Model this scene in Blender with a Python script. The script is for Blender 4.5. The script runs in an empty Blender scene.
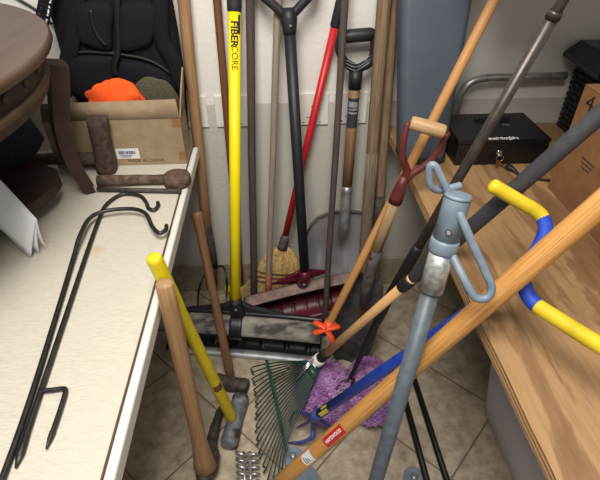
import bpy, bmesh, math, random
from mathutils import Vector, Matrix, noise
random.seed(7)
S = bpy.context.scene
COL = S.collection
V = Vector
PI = math.pi

# ------------------------------------------------------------------ camera model
F = 470.0; H = 1.48; YW = 1.58
TZ = 0.76          # desk top height
BZ = 0.77          # plywood bench top height
pit = math.atan(362/F); yaw = math.atan(34*math.cos(pit)/F)
FW = V((math.sin(yaw)*math.cos(pit), math.cos(yaw)*math.cos(pit), -math.sin(pit)))
RT = V((math.cos(yaw), -math.sin(yaw), 0)); UP = RT.cross(FW)
CAM = V((0, 0, H))
def ray(x, y): return RT*((x-300)/F) - UP*((y-240)/F) + FW
def D(x, y, d): return CAM + ray(x, y)*d
def Z(x, y, z):
    r = ray(x, y); return CAM + r*((z-H)/r.z)
def Yp(x, y, Yv):
    r = ray(x, y); return CAM + r*(Yv/r.y)
def Xp(x, y, Xv):
    r = ray(x, y); return CAM + r*(Xv/r.x)

# ------------------------------------------------------------------ materials
def lin(c):
    o = []
    for v in c:
        v = v/255
        o.append(v/12.92 if v <= .04045 else ((v+.055)/1.055)**2.4)
    return (*o, 1)
class NT:
    def __init__(s, name):
        s.m = bpy.data.materials.new(name); s.m.use_nodes = True
        s.t = s.m.node_tree; s.b = s.t.nodes['Principled BSDF']
    def n(s, typ, **kw):
        nd = s.t.nodes.new(typ)
        for k, v in kw.items():
            if hasattr(nd, k): setattr(nd, k, v)
            else: nd.inputs[k].default_value = v
        return nd
    def l(s, a, b): s.t.links.new(a, b)
MATS = {}
def mat(name, c1, c2=None, rough=.5, metal=0, scale=40, stretch=None, bump=0, bscale=None, contrast=(.35, .65), uv=False, coat=0, spec=.5, detail=4, c3=None, c3scale=3, c3range=(.5, .62)):
    if name in MATS: return MATS[name]
    k = NT(name); k.b.inputs['Roughness'].default_value = rough; k.b.inputs['Metallic'].default_value = metal
    k.b.inputs['Specular IOR Level'].default_value = spec
    if coat: k.b.inputs['Coat Weight'].default_value = coat
    tc = k.n('ShaderNodeTexCoord'); out = tc.outputs['UV' if uv else 'Object']
    mp = k.n('ShaderNodeMapping'); k.l(out, mp.inputs[0]); mp.inputs['Scale'].default_value = stretch or (1, 1, 1)
    if c2:
        nz = k.n('ShaderNodeTexNoise', Scale=scale, Detail=detail); k.l(mp.outputs[0], nz.inputs['Vector'])
        rp = k.n('ShaderNodeValToRGB'); e = rp.color_ramp.elements
        e[0].position, e[1].position = contrast; e[0].color = lin(c1); e[1].color = lin(c2)
        k.l(nz.outputs[0], rp.inputs[0]); colr = rp.outputs[0]
        if c3:
            n3 = k.n('ShaderNodeTexNoise', Scale=c3scale, Detail=3); k.l(out, n3.inputs['Vector'])
            r3 = k.n('ShaderNodeValToRGB'); r3.color_ramp.elements[0].position, r3.color_ramp.elements[1].position = c3range
            mx = k.n('ShaderNodeMix', data_type='RGBA'); k.l(n3.outputs[0], r3.inputs[0]); k.l(r3.outputs[0], mx.inputs[0])
            k.l(colr, mx.inputs[6]); mx.inputs[7].default_value = lin(c3); colr = mx.outputs[2]
        k.l(colr, k.b.inputs['Base Color'])
    else: k.b.inputs['Base Color'].default_value = lin(c1)
    if bump:
        nb = k.n('ShaderNodeTexNoise', Scale=bscale or scale, Detail=3); k.l(mp.outputs[0], nb.inputs['Vector'])
        bp = k.n('ShaderNodeBump', Strength=bump, Distance=.004); k.l(nb.outputs[0], bp.inputs['Height'])
        k.l(bp.outputs[0], k.b.inputs['Normal'])
    MATS[name] = k.m; return k.m
def wood(name, c1, c2, rough=.5, **kw):
    return mat(name, c1, c2, rough, scale=5, stretch=(5, 1.6, 1), uv=True, bump=.15, **kw)

M = dict(
 wood_tan=wood('wood tan', (184, 130, 76), (208, 156, 98)),
 wood_big=wood('wood big handle', (184, 128, 66), (214, 160, 92), rough=.42),
 wood_rake=wood('wood rake handle', (208, 158, 104), (230, 186, 132)),
 wood_pick=wood('wood pick handle', (150, 112, 76), (182, 144, 104), rough=.6),
 wood_brown=wood('wood brown', (142, 106, 74), (176, 138, 100), rough=.55),
 wood_dark=wood('wood dark', (92, 58, 36), (128, 84, 54), rough=.55),
 wood_ham=wood('wood hammer handle', (92, 64, 44), (140, 102, 70), rough=.5),
 wood_grey=wood('wood grey', (128, 116, 102), (158, 146, 130), rough=.8),
 wood_weather=wood('wood weathered', (98, 78, 58), (146, 122, 94), rough=.8),
 wood_old=wood('wood split', (88, 76, 62), (132, 116, 98), rough=.85),
 wood_char=wood('wood charcoal', (58, 48, 46), (92, 78, 74), rough=.75),
 wood_shaft=wood('wood shaft', (142, 116, 80), (176, 148, 106), rough=.7),
 wood_grip=wood('wood grip', (172, 138, 96), (202, 168, 124), rough=.6),
 wood_scoop=wood('wood scoop shaft', (116, 86, 56), (152, 118, 80), rough=.6),
 yellow=mat('yellow fibreglass', (252, 232, 20), (246, 222, 10), .4, scale=8, c3=None),
 yellow_s=mat('yellow worn', (232, 212, 24), (222, 198, 20), .45, scale=30),
 yellow_g=mat('yellow grip', (218, 192, 38), (190, 162, 30), .5, scale=25, contrast=(.5, .8)),
 blue=mat('blue enamel', (28, 62, 168), (40, 78, 186), .4, scale=40),
 blue_w=mat('blue worn', (58, 66, 132), (84, 88, 140), .5, scale=60),
 black_p=mat('black plastic', (26, 26, 30), (34, 34, 38), .5, scale=20),
 black_r=mat('black rubber', (24, 26, 34), (36, 38, 46), .7, scale=90, bump=.4, bscale=160),
 black_m=mat('black metal', (18, 17, 18), (34, 32, 31), .45, scale=60, spec=.6),
 black_bar=mat('black scuffed bar', (16, 16, 17), (60, 56, 52), .55, scale=70, contrast=(.6, .85)),
 black_h=mat('black fibreglass', (28, 30, 36), (36, 38, 44), .5, scale=30),
 black_shov=mat('black shovel', (20, 21, 28), (32, 33, 40), .38, scale=12, bump=.1),
 dust=mat('dusty plastic', (66, 63, 60), (150, 144, 134), .85, scale=14, contrast=(.38, .62), stretch=(1, 2.4, 1)),
 maroon=mat('maroon plastic', (82, 18, 34), (102, 26, 44), .4, scale=16),
 maroon_d=mat('maroon dusty', (118, 98, 92), (146, 126, 118), .85, scale=30, c3=(104, 66, 66), c3scale=10, c3range=(.55, .75)),
 maroon_m=mat('maroon enamel', (88, 36, 34), (106, 46, 42), .45, scale=30),
 red=mat('red handle', (188, 28, 34), (200, 36, 40), .4, scale=20),
 red_end=mat('red paint worn', (130, 62, 50), (156, 92, 76), .7, scale=60),
 orange_p=mat('orange plastic', (232, 76, 34), (244, 92, 44), .45, scale=20),
 orange_f=mat('orange knit', (255, 84, 18), (255, 100, 34), .9, scale=180, bump=.6, bscale=220),
 olive=mat('olive cloth', (70, 66, 50), (86, 80, 62), .95, scale=120, bump=.4),
 straw=mat('straw', (204, 168, 104), (238, 208, 150), .8, scale=50),
 stitch=mat('stitching', (96, 58, 46), None, .8),
 alu=mat('aluminium', (196, 199, 204), (218, 220, 224), .28, .5, scale=9, stretch=(1, 1, .2)),
 steel=mat('steel', (150, 150, 150), (190, 190, 190), .38, .7, scale=30),
 strip=mat('worn steel strip', (150, 152, 156), (186, 188, 190), .5, .5, scale=20),
 chrome=mat('chrome', (214, 214, 214), None, .2, 1),
 galv=mat('galvanised', (160, 162, 160), (206, 208, 206), .42, .6, scale=110),
 greyblue=mat('grey blue paint', (108, 122, 136), (124, 138, 150), .45, scale=40),
 greypole=mat('grey pole paint', (78, 86, 94), (92, 100, 108), .45, scale=50),
 rust=mat('rust', (72, 56, 46), (108, 88, 74), .9, scale=60, bump=.7, bscale=70),
 rust_d=mat('rust dark', (56, 44, 38), (86, 70, 60), .9, scale=60, bump=.7, bscale=70),
 iron=mat('old iron', (86, 84, 84), (128, 124, 122), .7, .4, scale=50, bump=.5),
 iron_b=mat('worn sledge iron', (104, 108, 116), (146, 148, 152), .6, .35, scale=45, bump=.4, c3=(72, 68, 66), c3scale=18),
 iron_d=mat('dark iron', (58, 52, 48), (92, 84, 76), .75, .3, scale=50, bump=.5),
 ferrule=mat('grey socket', (78, 74, 72), (112, 106, 102), .7, .4, scale=50),
 spade=mat('spade steel', (66, 68, 70), (98, 98, 98), .6, .45, scale=22, c3=(92, 74, 58), c3scale=9),
 green=mat('green rake', (20, 64, 54), (30, 82, 68), .4, scale=30),
 tine=mat('dark tine', (22, 44, 40), (32, 58, 52), .4, scale=60),
 white_p=mat('white plastic', (228, 226, 220), None, .45),
 plate=mat('wall plate', (226, 224, 216), None, .4),
 brass=mat('brass', (168, 132, 70), None, .35, 1),
 purple=mat('purple microfibre', (156, 100, 164), (210, 168, 216), .9, scale=24, contrast=(.35, .7)),
 card=mat('cardboard', (148, 127, 100), (160, 139, 110), .85, scale=30),
 card_r=mat('brown cardboard', (132, 92, 58), (146, 104, 68), .85, scale=30),
 tape=mat('brown tape', (146, 104, 62), None, .35),
 paper=mat('white paper', (232, 233, 236), (222, 223, 226), .8, scale=12),
 ink=mat('ink', (24, 24, 26), None, .7),
 ink_soft=mat('faded ink', (86, 66, 48), None, .8),
 ink_white=mat('white ink', (232, 232, 232), None, .6),
 label_red=mat('red label', (196, 38, 44), None, .5),
 label_silver=mat('silver label', (150, 154, 158), (120, 124, 130), .5, scale=80),
 label_dark=mat('dark label', (52, 56, 62), None, .5),
 label_yellow=mat('yellow label', (214, 190, 60), None, .5),
 pack=mat('black nylon', (11, 12, 17), (16, 17, 23), .8, scale=160, bump=.3, bscale=260, spec=.3),
 pack_mesh=mat('black mesh', (13, 13, 19), (20, 20, 27), .85, scale=220, bump=.5, bscale=300, spec=.3),
 pack_pipe=mat('black piping', (10, 10, 13), None, .6),
 navy=mat('navy cloth', (20, 26, 40), (30, 38, 56), .95, scale=80, bump=.4),
 table_wood=mat('dark brown veneer', (64, 47, 39), (82, 60, 48), .42, scale=4, stretch=(6, 1, 1)),
 table_dark=mat('dark brown wood', (46, 27, 22), (64, 39, 31), .6, scale=6, stretch=(1, 1, 4)),
 bronze=mat('bronze band', (74, 60, 44), (92, 76, 58), .55, .2, scale=30),
 bin=mat('blue grey plastic', (70, 80, 91), (78, 88, 99), .5, scale=6),
 bin_d=mat('dark grey plastic', (46, 50, 56), None, .5),
 safe=mat('black enamel', (16, 16, 18), (22, 22, 24), .32, scale=90, bump=.08),
 basket=mat('black woven plastic', (16, 16, 20), (26, 26, 30), .6, scale=60),
 greyfoam=mat('charcoal foam', (54, 54, 58), (64, 64, 68), .6, scale=60),
 polemetal=mat('charcoal metal', (62, 56, 54), (78, 72, 68), .38, .5, scale=40),
 white_edge=mat('white edge band', (222, 220, 212), None, .4),
 seam=mat('brown seam', (92, 66, 44), None, .8),
 leg=mat('desk leg', (90, 90, 92), None, .5),
)
def shell_mats():
    # back wall: orange peel paint, white above, warm grey below
    k = NT('two tone wall paint'); k.b.inputs['Roughness'].default_value = .75
    tc = k.n('ShaderNodeTexCoord'); sp = k.n('ShaderNodeSeparateXYZ'); k.l(tc.outputs['Object'], sp.inputs[0])
    gt = k.n('ShaderNodeMath', operation='GREATER_THAN'); k.l(sp.outputs[2], gt.inputs[0]); gt.inputs[1].default_value = .862
    mx = k.n('ShaderNodeMix', data_type='RGBA'); k.l(gt.outputs[0], mx.inputs[0])
    mx.inputs[6].default_value = lin((194, 190, 182)); mx.inputs[7].default_value = lin((228, 225, 218))
    k.l(mx.outputs[2], k.b.inputs['Base Color'])
    nz = k.n('ShaderNodeTexNoise', Scale=75, Detail=2); k.l(tc.outputs['Object'], nz.inputs['Vector'])
    bp = k.n('ShaderNodeBump', Strength=.35, Distance=.004); k.l(nz.outputs[0], bp.inputs['Height']); k.l(bp.outputs[0], k.b.inputs['Normal'])
    M['wall'] = k.m
    # diagonal ceramic floor tiles
    k = NT('ceramic tile'); k.b.inputs['Roughness'].default_value = .45
    tc = k.n('ShaderNodeTexCoord'); mp = k.n('ShaderNodeMapping'); k.l(tc.outputs['Object'], mp.inputs[0])
    mp.inputs['Rotation'].default_value = (0, 0, -PI/4); mp.inputs['Location'].default_value = (-.18, -.118, 0)
    br = k.n('ShaderNodeTexBrick', offset=0.0, squash=1.0); k.l(mp.outputs[0], br.inputs['Vector'])
    br.inputs['Scale'].default_value = 1; br.inputs['Mortar Size'].default_value = .0035; br.inputs['Mortar Smooth'].default_value = .3
    br.inputs['Brick Width'].default_value = .33; br.inputs['Row Height'].default_value = .33
    br.inputs['Color1'].default_value = (1, 1, 1, 1); br.inputs['Color2'].default_value = (.86, .86, .86, 1); br.inputs['Mortar'].default_value = (0, 0, 0, 1)
    n1 = k.n('ShaderNodeTexNoise', Scale=22, Detail=6, Roughness=.7); k.l(tc.outputs['Object'], n1.inputs['Vector'])
    rp = k.n('ShaderNodeValToRGB'); e = rp.color_ramp.elements; e[0].position = .32; e[1].position = .7
    e[0].color = lin((150, 134, 112)); e[1].color = lin((208, 194, 172)); k.l(n1.outputs[0], rp.inputs[0])
    mx = k.n('ShaderNodeMix', data_type='RGBA', blend_type='MULTIPLY'); mx.inputs[0].default_value = .35
    k.l(rp.outputs[0], mx.inputs[6]); k.l(br.outputs['Color'], mx.inputs[7])
    m2 = k.n('ShaderNodeMix', data_type='RGBA'); k.l(br.outputs['Fac'], m2.inputs[0]); k.l(mx.outputs[2], m2.inputs[6]); m2.inputs[7].default_value = lin((124, 110, 92))
    k.l(m2.outputs[2], k.b.inputs['Base Color'])
    iv = k.n('ShaderNodeMath', operation='SUBTRACT'); iv.inputs[0].default_value = 1; k.l(br.outputs['Fac'], iv.inputs[1])
    bp = k.n('ShaderNodeBump', Strength=.5, Distance=.003); k.l(iv.outputs[0], bp.inputs['Height']); k.l(bp.outputs[0], k.b.inputs['Normal'])
    M['floor'] = k.m
    # wall tile skirting
    k = NT('skirting tile'); k.b.inputs['Roughness'].default_value = .5
    tc = k.n('ShaderNodeTexCoord'); n1 = k.n('ShaderNodeTexNoise', Scale=22, Detail=6, Roughness=.7); k.l(tc.outputs['Object'], n1.inputs['Vector'])
    rp = k.n('ShaderNodeValToRGB'); e = rp.color_ramp.elements; e[0].position = .32; e[1].position = .7
    e[0].color = lin((132, 120, 102)); e[1].color = lin((184, 172, 154)); k.l(n1.outputs[0], rp.inputs[0])
    sp = k.n('ShaderNodeSeparateXYZ'); k.l(tc.outputs['Object'], sp.inputs[0])
    md = k.n('ShaderNodeMath', operation='PINGPONG'); k.l(sp.outputs[0], md.inputs[0]); md.inputs[1].default_value = .165
    lt = k.n('ShaderNodeMath', operation='LESS_THAN'); k.l(md.outputs[0], lt.inputs[0]); lt.inputs[1].default_value = .0025
    m2 = k.n('ShaderNodeMix', data_type='RGBA'); k.l(lt.outputs[0], m2.inputs[0]); k.l(rp.outputs[0], m2.inputs[6]); m2.inputs[7].default_value = lin((100, 88, 74))
    k.l(m2.outputs[2], k.b.inputs['Base Color']); M['skirt'] = k.m
    # painted desk top with faint linen texture
    k = NT('desk laminate'); k.b.inputs['Roughness'].default_value = .42
    tc = k.n('ShaderNodeTexCoord'); n1 = k.n('ShaderNodeTexNoise', Scale=60, Detail=3); mp = k.n('ShaderNodeMapping')
    mp.inputs['Scale'].default_value = (1, 7, 1); k.l(tc.outputs['Object'], mp.inputs[0]); k.l(mp.outputs[0], n1.inputs['Vector'])
    rp = k.n('ShaderNodeValToRGB'); e = rp.color_ramp.elements; e[0].position = .3; e[1].position = .6
    e[0].color = lin((193, 187, 171)); e[1].color = lin((206, 200, 186)); k.l(n1.outputs[0], rp.inputs[0])
    n2 = k.n('ShaderNodeTexNoise', Scale=9, Detail=2); k.l(tc.outputs['Object'], n2.inputs['Vector'])
    r2 = k.n('ShaderNodeValToRGB'); r2.color_ramp.elements[0].position = .7; r2.color_ramp.elements[1].position = .8; k.l(n2.outputs[0], r2.inputs[0])
    mx = k.n('ShaderNodeMix', data_type='RGBA'); k.l(r2.outputs[0], mx.inputs[0]); k.l(rp.outputs[0], mx.inputs[6]); mx.inputs[7].default_value = lin((196, 178, 150))
    k.l(mx.outputs[2], k.b.inputs['Base Color']); M['desk'] = k.m
    # plywood with flowing grain
    k = NT('plywood'); k.b.inputs['Roughness'].default_value = .5
    tc = k.n('ShaderNodeTexCoord'); mp = k.n('ShaderNodeMapping'); mp.inputs['Scale'].default_value = (1, .2, 1); k.l(tc.outputs['Object'], mp.inputs[0])
    n1 = k.n('ShaderNodeTexNoise', Scale=7, Detail=5, Distortion=.5, Roughness=.58); k.l(mp.outputs[0], n1.inputs['Vector'])
    rp = k.n('ShaderNodeValToRGB'); cr = rp.color_ramp; cr.elements[0].position = .34; cr.elements[0].color = lin((126, 94, 63))
    cr.elements[1].position = .66; cr.elements[1].color = lin((166, 133, 95))
    e = cr.elements.new(.44); e.color = lin((147, 113, 77)); e = cr.elements.new(.47); e.color = lin((172, 138, 98)); e = cr.elements.new(.54); e.color = lin((172, 136, 94)); e = cr.elements.new(.57); e.color = lin((141, 107, 72))
    k.l(n1.outputs[0], rp.inputs[0])
    mp2 = k.n('ShaderNodeMapping'); mp2.inputs['Scale'].default_value = (14, 1, 1); k.l(tc.outputs['Object'], mp2.inputs[0])
    n2 = k.n('ShaderNodeTexNoise', Scale=9, Detail=4); k.l(mp2.outputs[0], n2.inputs['Vector'])
    r2 = k.n('ShaderNodeValToRGB'); r2.color_ramp.elements[0].position = .3; r2.color_ramp.elements[1].position = .6
    r2.color_ramp.elements[0].color = (.72, .68, .64, 1); k.l(n2.outputs[0], r2.inputs[0])
    mx = k.n('ShaderNodeMix', data_type='RGBA', blend_type='MULTIPLY'); mx.inputs[0].default_value = .6; k.l(rp.outputs[0], mx.inputs[6]); k.l(r2.outputs[0], mx.inputs[7])
    k.l(mx.outputs[2], k.b.inputs['Base Color']); M['ply'] = k.m
    k = NT('plywood edge'); k.b.inputs['Roughness'].default_value = .7
    tc = k.n('ShaderNodeTexCoord'); wv = k.n('ShaderNodeTexWave', bands_direction='Z', Scale=38, Distortion=1.2); k.l(tc.outputs['Object'], wv.inputs['Vector'])
    rp = k.n('ShaderNodeValToRGB'); rp.color_ramp.elements[0].color = lin((122, 88, 56)); rp.color_ramp.elements[1].color = lin((192, 152, 106)); k.l(wv.outputs[0], rp.inputs[0])
    k.l(rp.outputs[0], k.b.inputs['Base Color']); M['plyedge'] = k.m
    # translucent plastic of the storage tote
    k = NT('translucent plastic'); k.b.inputs['Base Color'].default_value = lin((226, 220, 224)); k.b.inputs['Roughness'].default_value = .34
    k.b.inputs['Transmission Weight'].default_value = .22; k.b.inputs['IOR'].default_value = 1.12; M['tote'] = k.m
shell_mats()

# ------------------------------------------------------------------ objects
ORG = {}
def tag(o, label=None, cat=None, group=None, kind=None):
    if label: o['label'] = label
    if cat: o['category'] = cat
    if group: o['group'] = group
    if kind: o['kind'] = kind
    return o
def thing(name, label, cat, loc, group=None):
    o = bpy.data.objects.new(name, None); COL.objects.link(o); o.empty_display_size = .05
    o.location = loc; ORG[o.name] = V(loc); return tag(o, label, cat, group)

class MB:
    def __init__(s): s.v = []; s.f = []; s.uv = []; s.flat = set()
    def add(s, vs, fs, uvs=None, flat=False):
        b = len(s.v); s.v += [V(p) for p in vs]; s.uv += uvs or [(p[0], p[1]) for p in vs]
        for f in fs:
            if flat: s.flat.add(len(s.f))
            s.f.append([i+b for i in f])
        return s
    def tube(s, pts, r, n=12, cap=True, flat=1.0, up=None, closed=False, dome=0):
        pts = [V(p) for p in pts]; m = len(pts)
        rs = list(r) if isinstance(r, (list, tuple)) else [r]*m
        T = []
        for i in range(m):
            a = pts[i-1] if (i or closed) else pts[i]; b = pts[(i+1) % m] if (i < m-1 or closed) else pts[i]
            T.append((b-a).normalized())
        u = V(up) if up else (V((0, 0, 1)) if abs(T[0].z) < .9 else V((0, -1, 0)))
        u = (u-T[0]*u.dot(T[0])).normalized()
        if dome:       # rounded ends
            q0 = [(pts[0]-T[0]*rs[0]*dome*math.sin(a), rs[0]*math.cos(a)) for a in (1.45, 1.0, .5)]
            q1 = [(pts[-1]+T[-1]*rs[-1]*dome*math.sin(a), rs[-1]*math.cos(a)) for a in (.5, 1.0, 1.45)]
            pts = [q[0] for q in q0]+pts+[q[0] for q in q1]; rs = [q[1] for q in q0]+rs+[q[1] for q in q1]
            T = [T[0]]*3+T+[T[-1]]*3; m += 6
        vs = []; uv = []; L = 0
        for i in range(m):
            if i: L += (pts[i]-pts[i-1]).length
            u = (u-T[i]*u.dot(T[i])); u = u.normalized() if u.length > 1e-6 else T[i].orthogonal().normalized()
            w = T[i].cross(u)
            for j in range(n):
                a = 2*PI*j/n
                vs.append(pts[i]+(u*math.cos(a)*flat+w*math.sin(a))*rs[i]); uv.append((abs(j/n-.5)*2, L))
        fs = []
        rng = range(m if closed else m-1)
        for i in rng:
            for j in range(n):
                a = i*n+j; b = i*n+(j+1) % n; c = ((i+1) % m)*n+(j+1) % n; d = ((i+1) % m)*n+j
                fs.append([a, b, c, d])
        if cap and not closed:
            k0 = len(s.f)
            s.add(vs, fs, uv)
            b = len(s.v)-len(vs)
            s.flat.add(len(s.f)); s.f.append([b+j for j in range(n)][::-1])
            s.flat.add(len(s.f)); s.f.append([b+(m-1)*n+j for j in range(n)])
            return s
        return s.add(vs, fs, uv)
    def box(s, c, sx, sy, sz, rot=None, bev=.002, seg=2):
        bm = bmesh.new(); bmesh.ops.create_cube(bm, size=1)
        bmesh.ops.scale(bm, vec=(sx, sy, sz), verts=bm.verts)
        if bev: bmesh.ops.bevel(bm, geom=bm.edges[:], offset=min(bev, sx*.45, sy*.45, sz*.45), segments=seg, profile=.5, affect='EDGES')
        R = rot.to_3x3() if rot else Matrix.Identity(3)
        c = V(c); bm.verts.ensure_lookup_table(); vs = [R@v.co+c for v in bm.verts]; fs = [[v.index for v in f.verts] for f in bm.faces]
        bm.free(); return s.add(vs, fs, flat=True)
    def sheet(s, g, t, smooth=True, uvs=None):
        # grid of points -> solid sheet of thickness t
        R = len(g); Cn = len(g[0]); g = [[V(p) for p in row] for row in g]; N = []
        for i in range(R):
            row = []
            for j in range(Cn):
                a = g[min(i+1, R-1)][j]-g[max(i-1, 0)][j]; b = g[i][min(j+1, Cn-1)]-g[i][max(j-1, 0)]
                nn = a.cross(b); row.append(nn.normalized() if nn.length > 1e-9 else V((0, 0, 1)))
            N.append(row)
        vs = [g[i][j]+N[i][j]*t/2 for i in range(R) for j in range(Cn)]+[g[i][j]-N[i][j]*t/2 for i in range(R) for j in range(Cn)]
        o = R*Cn; fs = []
        for i in range(R-1):
            for j in range(Cn-1):
                a, b, c, d = i*Cn+j, i*Cn+j+1, (i+1)*Cn+j+1, (i+1)*Cn+j
                fs.append([d, c, b, a][::-1]); fs.append([a+o, d+o, c+o, b+o])
        rim = []
        per = [j for j in range(Cn)]+[i*Cn+Cn-1 for i in range(1, R)]+[(R-1)*Cn+j for j in range(Cn-2, -1, -1)]+[i*Cn for i in range(R-2, 0, -1)]
        for a, b in zip(per, per[1:]+per[:1]): rim.append([a, a+o, b+o, b])
        s.add(vs, fs)
        b0 = len(s.v)-len(vs)
        for f in rim: s.flat.add(len(s.f)); s.f.append([x+b0 for x in f])
        return s
    def prism(s, poly, d, bev=0):
        # polygon (3D points) extruded by vector d
        n = len(poly); poly = [V(p) for p in poly]; d = V(d)
        vs = poly+[p+d for p in poly]
        fs = [list(range(n))[::-1], [n+i for i in range(n)]]+[[i, (i+1) % n, n+(i+1) % n, n+i] for i in range(n)]
        return s.add(vs, fs, flat=True)
    def build(s, name, material, parent=None, label=None, fix=True, loc=None):
        if parent is not None: org = ORG[parent.name]
        elif loc is not None: org = V(loc)
        else:
            xs = [p.x for p in s.v]; ys = [p.y for p in s.v]; org = V(((min(xs)+max(xs))/2, (min(ys)+max(ys))/2, min(p.z for p in s.v)))
        me = bpy.data.meshes.new(name); me.from_pydata([p-org for p in s.v], [], s.f)
        me.polygons.foreach_set('use_smooth', [i not in s.flat for i in range(len(s.f))])
        ul = me.uv_layers.new(name='UVMap')
        for lp in me.loops: ul.data[lp.index].uv = s.uv[lp.vertex_index]
        if fix:
            bm = bmesh.new(); bm.from_mesh(me); bmesh.ops.recalc_face_normals(bm, faces=bm.faces); bm.to_mesh(me); bm.free()
        me.materials.append(material if not isinstance(material, str) else M[material])
        o = bpy.data.objects.new(name, me); COL.objects.link(o)
        if parent is not None: o.parent = parent
        else: o.location = org
        ORG[o.name] = org
        if label: o['label'] = label
        return o
def struct(name, mb, m, loc=(0, 0, 0)):
    o = mb.build(name, m, loc=loc); o['kind'] = 'structure'; return o
def cr(pts, k=6, closed=False):
    # Catmull-Rom through the points
    P = [V(p) for p in pts]; n = len(P); out = []
    seg = n if closed else n-1
    for i in range(seg):
        p0 = P[i-1] if (i or closed) else P[0]*2-P[1]; p1 = P[i]; p2 = P[(i+1) % n]
        p3 = P[(i+2) % n] if (closed or i+2 < n) else P[-1]*2-P[-2]
        for q in range(k):
            t = q/k
            out.append(.5*((2*p1)+(p2-p0)*t+(2*p0-5*p1+4*p2-p3)*t*t+(3*p1-p0-3*p2+p3)*t**3))
    if not closed: out.append(P[-1])
    return out
def lerp(a, b, t): return a+(b-a)*t
def line(a, b, n=2): return [lerp(V(a), V(b), i/(n-1)) for i in range(n)]
def wob(a, b, n, amp, seed):
    # slightly crooked old pole
    out = []; a = V(a); b = V(b)
    for i in range(n):
        t = i/(n-1); p = lerp(a, b, t)
        w = noise.noise_vector(V((seed*7.3, t*3.1, seed)))*amp*math.sin(PI*min(1, t*1.0))
        out.append(p+w)
    return out
def rpx(w, d): return w*d/F/2      # radius of something w pixels wide at depth d
def frame_at(o, x, y, z):
    m = Matrix.Identity(4)
    for i, c in enumerate((x, y, z)): m[0][i], m[1][i], m[2][i] = c.x, c.y, c.z
    m.translation = o; return m
def text_verts(s, size, bold=0, fine=0):
    cu = bpy.data.curves.new('lettering', 'FONT'); cu.body = s; cu.size = size; cu.align_x = 'CENTER'; cu.align_y = 'CENTER'; cu.offset = bold
    ob = bpy.data.objects.new('lettering', cu); COL.objects.link(ob)
    bpy.context.view_layer.update()
    me = bpy.data.meshes.new_from_object(ob.evaluated_get(bpy.context.evaluated_depsgraph_get()))
    vs = [v.co.copy() for v in me.vertices]; fs = [list(p.vertices) for p in me.polygons]
    bpy.data.objects.remove(ob); bpy.data.curves.remove(cu)
    if fine:
        bm = bmesh.new(); bm.from_mesh(me); bmesh.ops.triangulate(bm, faces=bm.faces[:])
        for _ in range(5):
            ed = [e for e in bm.edges if e.calc_length() > fine]
            if not ed: break
            bmesh.ops.subdivide_edges(bm, edges=ed, cuts=1); bmesh.ops.triangulate(bm, faces=bm.faces[:])
        bm.verts.ensure_lookup_table(); vs = [v.co.copy() for v in bm.verts]; fs = [[v.index for v in f.verts] for f in bm.faces]; bm.free()
    bpy.data.meshes.remove(me)
    return vs, fs
def text_flat(mb, s, size, o, xd, yd, lift=.0008, sx=1, bold=0):
    vs, fs = text_verts(s, size, bold); xd = xd.normalized(); n = xd.cross(yd).normalized(); yd = n.cross(xd)
    mb.add([o+xd*v.x*sx+yd*v.y+n*lift for v in vs], fs, flat=True); return mb
def cyl_wrap(mb, vs, fs, A, d, r, face, flip=False):
    # wrap flat pattern: x runs along d from A, y wraps round the tube; y = 0 faces the given direction
    d = V(d).normalized(); f = V(face); f = (f-d*f.dot(d)).normalized(); w = f.cross(d)
    mb.add([A+d*v.x+(f*math.cos(v.y/r)+w*math.sin(v.y/r))*r for v in vs], fs, flat=True); return mb
def patch(mb, A, d, r, face, x0, x1, y0, y1, n=20):
    vs = []; fs = []
    for i in range(n+1):
        y = y0+(y1-y0)*i/n; vs += [V((x0, y, 0)), V((x1, y, 0))]
    for i in range(n): fs.append([2*i, 2*i+1, 2*i+3, 2*i+2])
    return cyl_wrap(mb, vs, fs, A, d, r, face)

# ================================================================== the setting
struct('floor', MB().box((0, .45, -.02), 4.2, 3.3, .04, bev=0), 'floor')
struct('wall_back', MB().box((0, YW+.05, 1.25), 4.2, .1, 2.5, bev=0), 'wall')
struct('wall_left', MB().box((-1.95, .45, 1.25), .1, 2.4, 2.5, bev=0), 'wall')
struct('wall_right', MB().box((1.75, .45, 1.25), .1, 2.4, 2.5, bev=0), 'wall')
struct('baseboard_back', MB().box((0, YW-.006, .076), 3.4, .012, .15, bev=.002), 'skirt')

# ---- wall plates
def plate(x0, x1, z0, z1, label, coax=False):
    t = thing('wall_plate', label, 'wall plate', ((x0+x1)/2, YW, z0), 'white wall plates')
    MB().box(((x0+x1)/2, YW-.004, (z0+z1)/2), x1-x0, .008, z1-z0, bev=.003).build('cover', 'plate', t)
    for sx in (.25, .75):
        MB().tube([V((lerp(x0, x1, sx), YW-.0075, z0+.012)), V((lerp(x0, x1, sx), YW-.0092, z0+.012))], .003, 10).build('screw', 'steel', t)
    c = V((lerp(x0, x1, .45), YW-.0085, z0+.03))
    b = MB()
    for k in range(4): b.box(c+V((k*.007-.01, 0, 0)), .004, .001, .004, bev=0)
    b.build('marking', 'label_dark', t)
    if coax:
        b = MB().tube([V((lerp(x0, x1, .52), YW-.008, lerp(z0, z1, .6))), V((lerp(x0, x1, .52), YW-.022, lerp(z0, z1, .6)))], .0055, 6)
        b.build('coaxial_connector', 'brass', t)
plate(-.345, -.231, .782, .896, 'white wall plate beside the cardboard box with the orange hat')
plate(-.204, -.088, .782, .896, 'white wall plate half covered by the bright yellow shovel handle')
plate(.074, .190, .782, .898, 'white wall plate with a brass cable connector', True)
plate(.210, .326, .784, .899, 'white wall plate behind the black D-grip of the aluminium scoop')

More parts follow.
